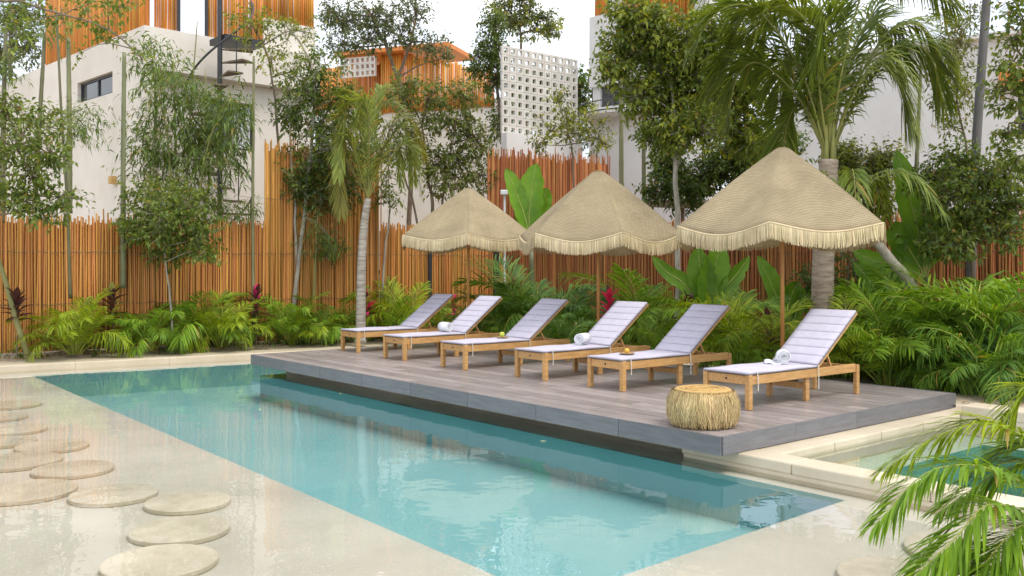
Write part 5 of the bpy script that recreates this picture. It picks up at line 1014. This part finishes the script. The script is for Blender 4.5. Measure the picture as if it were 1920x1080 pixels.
tree('tree', 'distant tree with rounded tufts against the sky above the breeze blocks', 'tree', [[Vector((gnd(985, 38).x, 38, ZG)), (985, 250), (980, 120), (975, 50)]], [(985, 20, 45, 25), (1025, 35, 30, 25), (955, 35, 35, 28), (1005, 60, 35, 18), (940, 15, 25, 22), (1035, 55, 18, 14), (975, -10, 40, 25)], 38, 'leaf_far', 520, 8, 0.17, 0.085, 'bark', 0.1, G1, seed=20, second='leaf_light')
tree('tree', 'light shrubby tree in front of the breeze block screen', 'tree', [[Vector((gnd(1075, 24.0).x, 24.0, ZG)), (1075, 330), (1065, 240)]], [(1060, 210, 35, 30), (1100, 225, 40, 30), (1030, 245, 35, 25), (1080, 250, 40, 25), (1120, 260, 30, 25), (1045, 180, 22, 18), (1010, 270, 20, 20)], 24.0, 'leaf_olive', 330, 8, 0.11, 0.05, 'bark', 0.04, G1, seed=21, second='leaf_light', gaps=0.5)
tree('tree', 'large broadleaf tree on a pale stem between the middle and nearest parasols', 'tree', [[Vector((gnd(1272, 17.4).x, 17.4, ZG)), (1272, 560), (1271, 430), (1268, 310), (1262, 200), (1240, 80)], [(1268, 310), (1310, 220), (1350, 120)]], [(1170, 90, 45, 35), (1215, 45, 55, 40), (1150, 130, 30, 25), (1230, 120, 55, 50), (1290, 70, 60, 50), (1260, 190, 60, 45), (1320, 150, 65, 55), (1370, 210, 60, 50), (1300, 240, 60, 40), (1400, 150, 50, 50), (1230, 250, 40, 35), (1350, 60, 45, 45), (1410, 260, 50, 35), (1200, 180, 35, 30), (1180, 20, 40, 25)], 17.4, 'leaf_mid', 2900, 9, 0.12, 0.06, 'bark_pale', 0.07, G1, seed=22, second='leaf_light')
tree('shrub_tree', 'dark shrub tree filling the gap above the nearest parasol', 'tree', [[Vector((gnd(1350, 19).x, 19, ZG)), (1350, 450), (1350, 340)]], [(1320, 330, 60, 35), (1370, 300, 60, 35), (1290, 360, 45, 30), (1420, 310, 50, 35), (1250, 310, 35, 30), (1460, 280, 45, 45), (1240, 360, 30, 22)], 19, 'leaf_dark', 1200, 9, 0.12, 0.055, 'bark', 0.05, G1, seed=23)
tree('tree', 'thin greyish tree in front of the right house wall', 'tree', [[Vector((gnd(1812, 17.6).x, 17.6, ZG)), (1810, 400), (1812, 280), (1795, 200), (1790, 100)]], [(1780, 130, 45, 40), (1800, 80, 40, 40), (1810, 175, 38, 38), (1770, 190, 30, 30), (1785, 235, 22, 22), (1820, 30, 30, 30), (1770, 25, 25, 30), (1760, 100, 25, 25)], 17.6, 'leaf_olive', 400, 8, 0.10, 0.045, 'bark', 0.035, G1, seed=24, gaps=0.5)
tree('tree', 'broadleaf tree reaching in from the right edge before the white wall', 'tree', [[Vector((gnd(2010, 13.5).x, 13.5, ZG)), (1990, 420), (1960, 250), (1930, 120)]], [(1900, 75, 28, 20), (1895, 120, 30, 20), (1880, 175, 28, 18), (1900, 205, 28, 20), (1910, 15, 25, 25), (1925, 150, 25, 35), (1890, 250, 25, 25), (1905, 300, 28, 25), (1925, 60, 25, 40)], 13.5, 'leaf_mid', 260, 8, 0.11, 0.055, 'bark', 0.05, G1, seed=25, gaps=0.5)
tree('shrub_tree', 'dense leafy shrub tree above the right areca palms', 'tree', [[Vector((gnd(1820, 14.6).x, 14.6, ZG)), (1822, 480), (1822, 380)]], [(1790, 310, 50, 35), (1840, 330, 55, 40), (1780, 370, 50, 35), (1880, 320, 40, 35), (1850, 390, 60, 35), (1900, 380, 35, 35), (1810, 420, 60, 30), (1880, 440, 50, 30), (1740, 330, 30, 25), (1770, 460, 50, 30)], 14.6, 'leaf_mid', 900, 9, 0.10, 0.05, 'bark', 0.05, G1, seed=26, second='leaf_dark')
tree('shrub_tree', 'leafy shrub tree just right of the coconut trunk top', 'tree', [[Vector((gnd(1620, 16.2).x, 16.2, ZG)), (1620, 420), (1620, 340)]], [(1600, 310, 40, 30), (1640, 330, 35, 30), (1660, 300, 25, 25), (1610, 350, 40, 30), (1650, 380, 30, 30), (1580, 290, 30, 25)], 16.2, 'leaf_olive', 600, 9, 0.10, 0.05, 'bark', 0.04, G1, seed=27, second='leaf_light')
tree('shrub_tree', 'low dark shrub in front of the reddish fence beside the coconut trunk', 'tree', [[Vector((gnd(1590, 15.8).x, 15.8, ZG)), (1590, 560), (1590, 500)]], [(1600, 490, 45, 35), (1520, 520, 30, 40), (1570, 540, 40, 35), (1630, 540, 30, 30)], 15.8, 'leaf_dark', 220, 8, 0.11, 0.05, 'bark', 0.03, G1, seed=28)
tree('small_tree', 'slim young tree with a pale stem right of the young coconut palm', 'tree', [[(716, 560), (722, 470), (730, 400), (728, 320), (735, 250)]], [(725, 330, 25, 30), (745, 280, 25, 30), (710, 370, 20, 20), (740, 370, 18, 18)], dF(716, -.3), 'leaf_mid', 120, 8, 0.10, 0.045, 'bark_pale', 0.03, G1, seed=29)
tree('tree', 'dark tree seen through the holes of the breeze block screen', 'tree', [[Vector((gnd(1040, 34).x, 34, ZG)), (1040, 300), (1040, 180)]], [(1000, 210, 45, 40), (1050, 200, 45, 45), (1085, 170, 30, 40), (1020, 160, 35, 30), (1070, 240, 40, 30), (985, 170, 30, 35)], 34, 'leaf_dark', 1100, 8, 0.18, 0.09, 'bark', 0.1, G1, seed=30)
# undergrowth: low leafy ground cover nobody could count
r = np.random.default_rng(77); cl = []
for px in range(30, 860, 22): p = fpt(px, -0.45 + r.uniform(-.25, .1)); cl.append((Vector((p.x, p.y, ZG + 0.12)), (0.30, 0.22, 0.22)))
for px in range(880, 1960, 20):
    s, _ = onwall(px, 500, Vector((cor.x, cor.y, 0)), (RE - cor).normalized()); p = Vector((cor.x, cor.y, 0)) + (RE - cor).normalized() * s
    for off in (0.6, 1.5, 2.4): q = p - Vector((0.59, 0.81, 0)) * off * r.uniform(.8, 1.2); cl.append((Vector((q.x, q.y, ZG + 0.25)), (0.4, 0.4, 0.35)))
V, Fs, *_ = foliage(cl, 2600, 8, 0.13, 0.045, 0.3, 0.3, r, 0.3)
tag(inst('undergrowth', np_mesh('undergrowth', V, Fs, M['undergrowth'])), 'low leafy ground cover between the palms and the fences', 'ground cover', kind='stuff')

# fallen leaves on the beds and a few on the deck edge and water
r = np.random.default_rng(91); P = []
for px in np.linspace(-20, 880, 420): q = fpt(px, r.uniform(-1.3, -0.1)); P.append((q.x, q.y, bed_h(q.x, q.y) + 0.012))
for k in range(500): q = uv(r.uniform(-1, DL + 2.5), DW + 0.05 + r.random() ** 1.5 * 2.0); P.append((q.x, q.y, ZG + 0.015))
P = np.array(P); n = len(P); D = nrmz(r.normal(size=(n, 3)) * np.array([1, 1, 0.15])); Nn = nrmz(r.normal(size=(n, 3)) * 0.25 + np.array([0, 0, 1.0]))
V, Fs = leaf_arrays(P, D, Nn, r.uniform(0.06, 0.13, n), r.uniform(0.025, 0.05, n), 0.0, 0.3)
M['litter'] = leafmat('dry_leaf', (0.26, 0.17, 0.07), (0.12, 0.07, 0.035))
tag(inst('leaf_litter', np_mesh('leaf_litter', V, Fs, M['litter'])), 'dry brown leaves scattered on the sandy planting beds', 'leaf litter', kind='stuff')
M['petal'] = leafmat('pale_leaf', (0.62, 0.58, 0.42), (0.5, 0.42, 0.2))
for k, (x, y, lb) in enumerate([(1012, 827, 'tiny pale leaf floating by the middle of the deck'), (488, 768, 'tiny pale leaf floating at the far left side of the pool'), (642, 737, 'tiny pale leaf floating near the left corner of the deck')]):
    p = pl(x, y, ZW + 0.004); V, Fs = leaf_arrays(np.zeros((1, 3)), np.array([[math.cos(k * 2), math.sin(k * 2), 0.0]]), np.array([[0, 0, 1.0]]), np.array([0.075]), np.array([0.035]), 0.0, 0.2)
    o = inst('floating_leaf', np_mesh('floating_leaf', V, Fs, M['petal']), None, p); tag(o, lb, 'leaf', 'leaves floating on the pool')
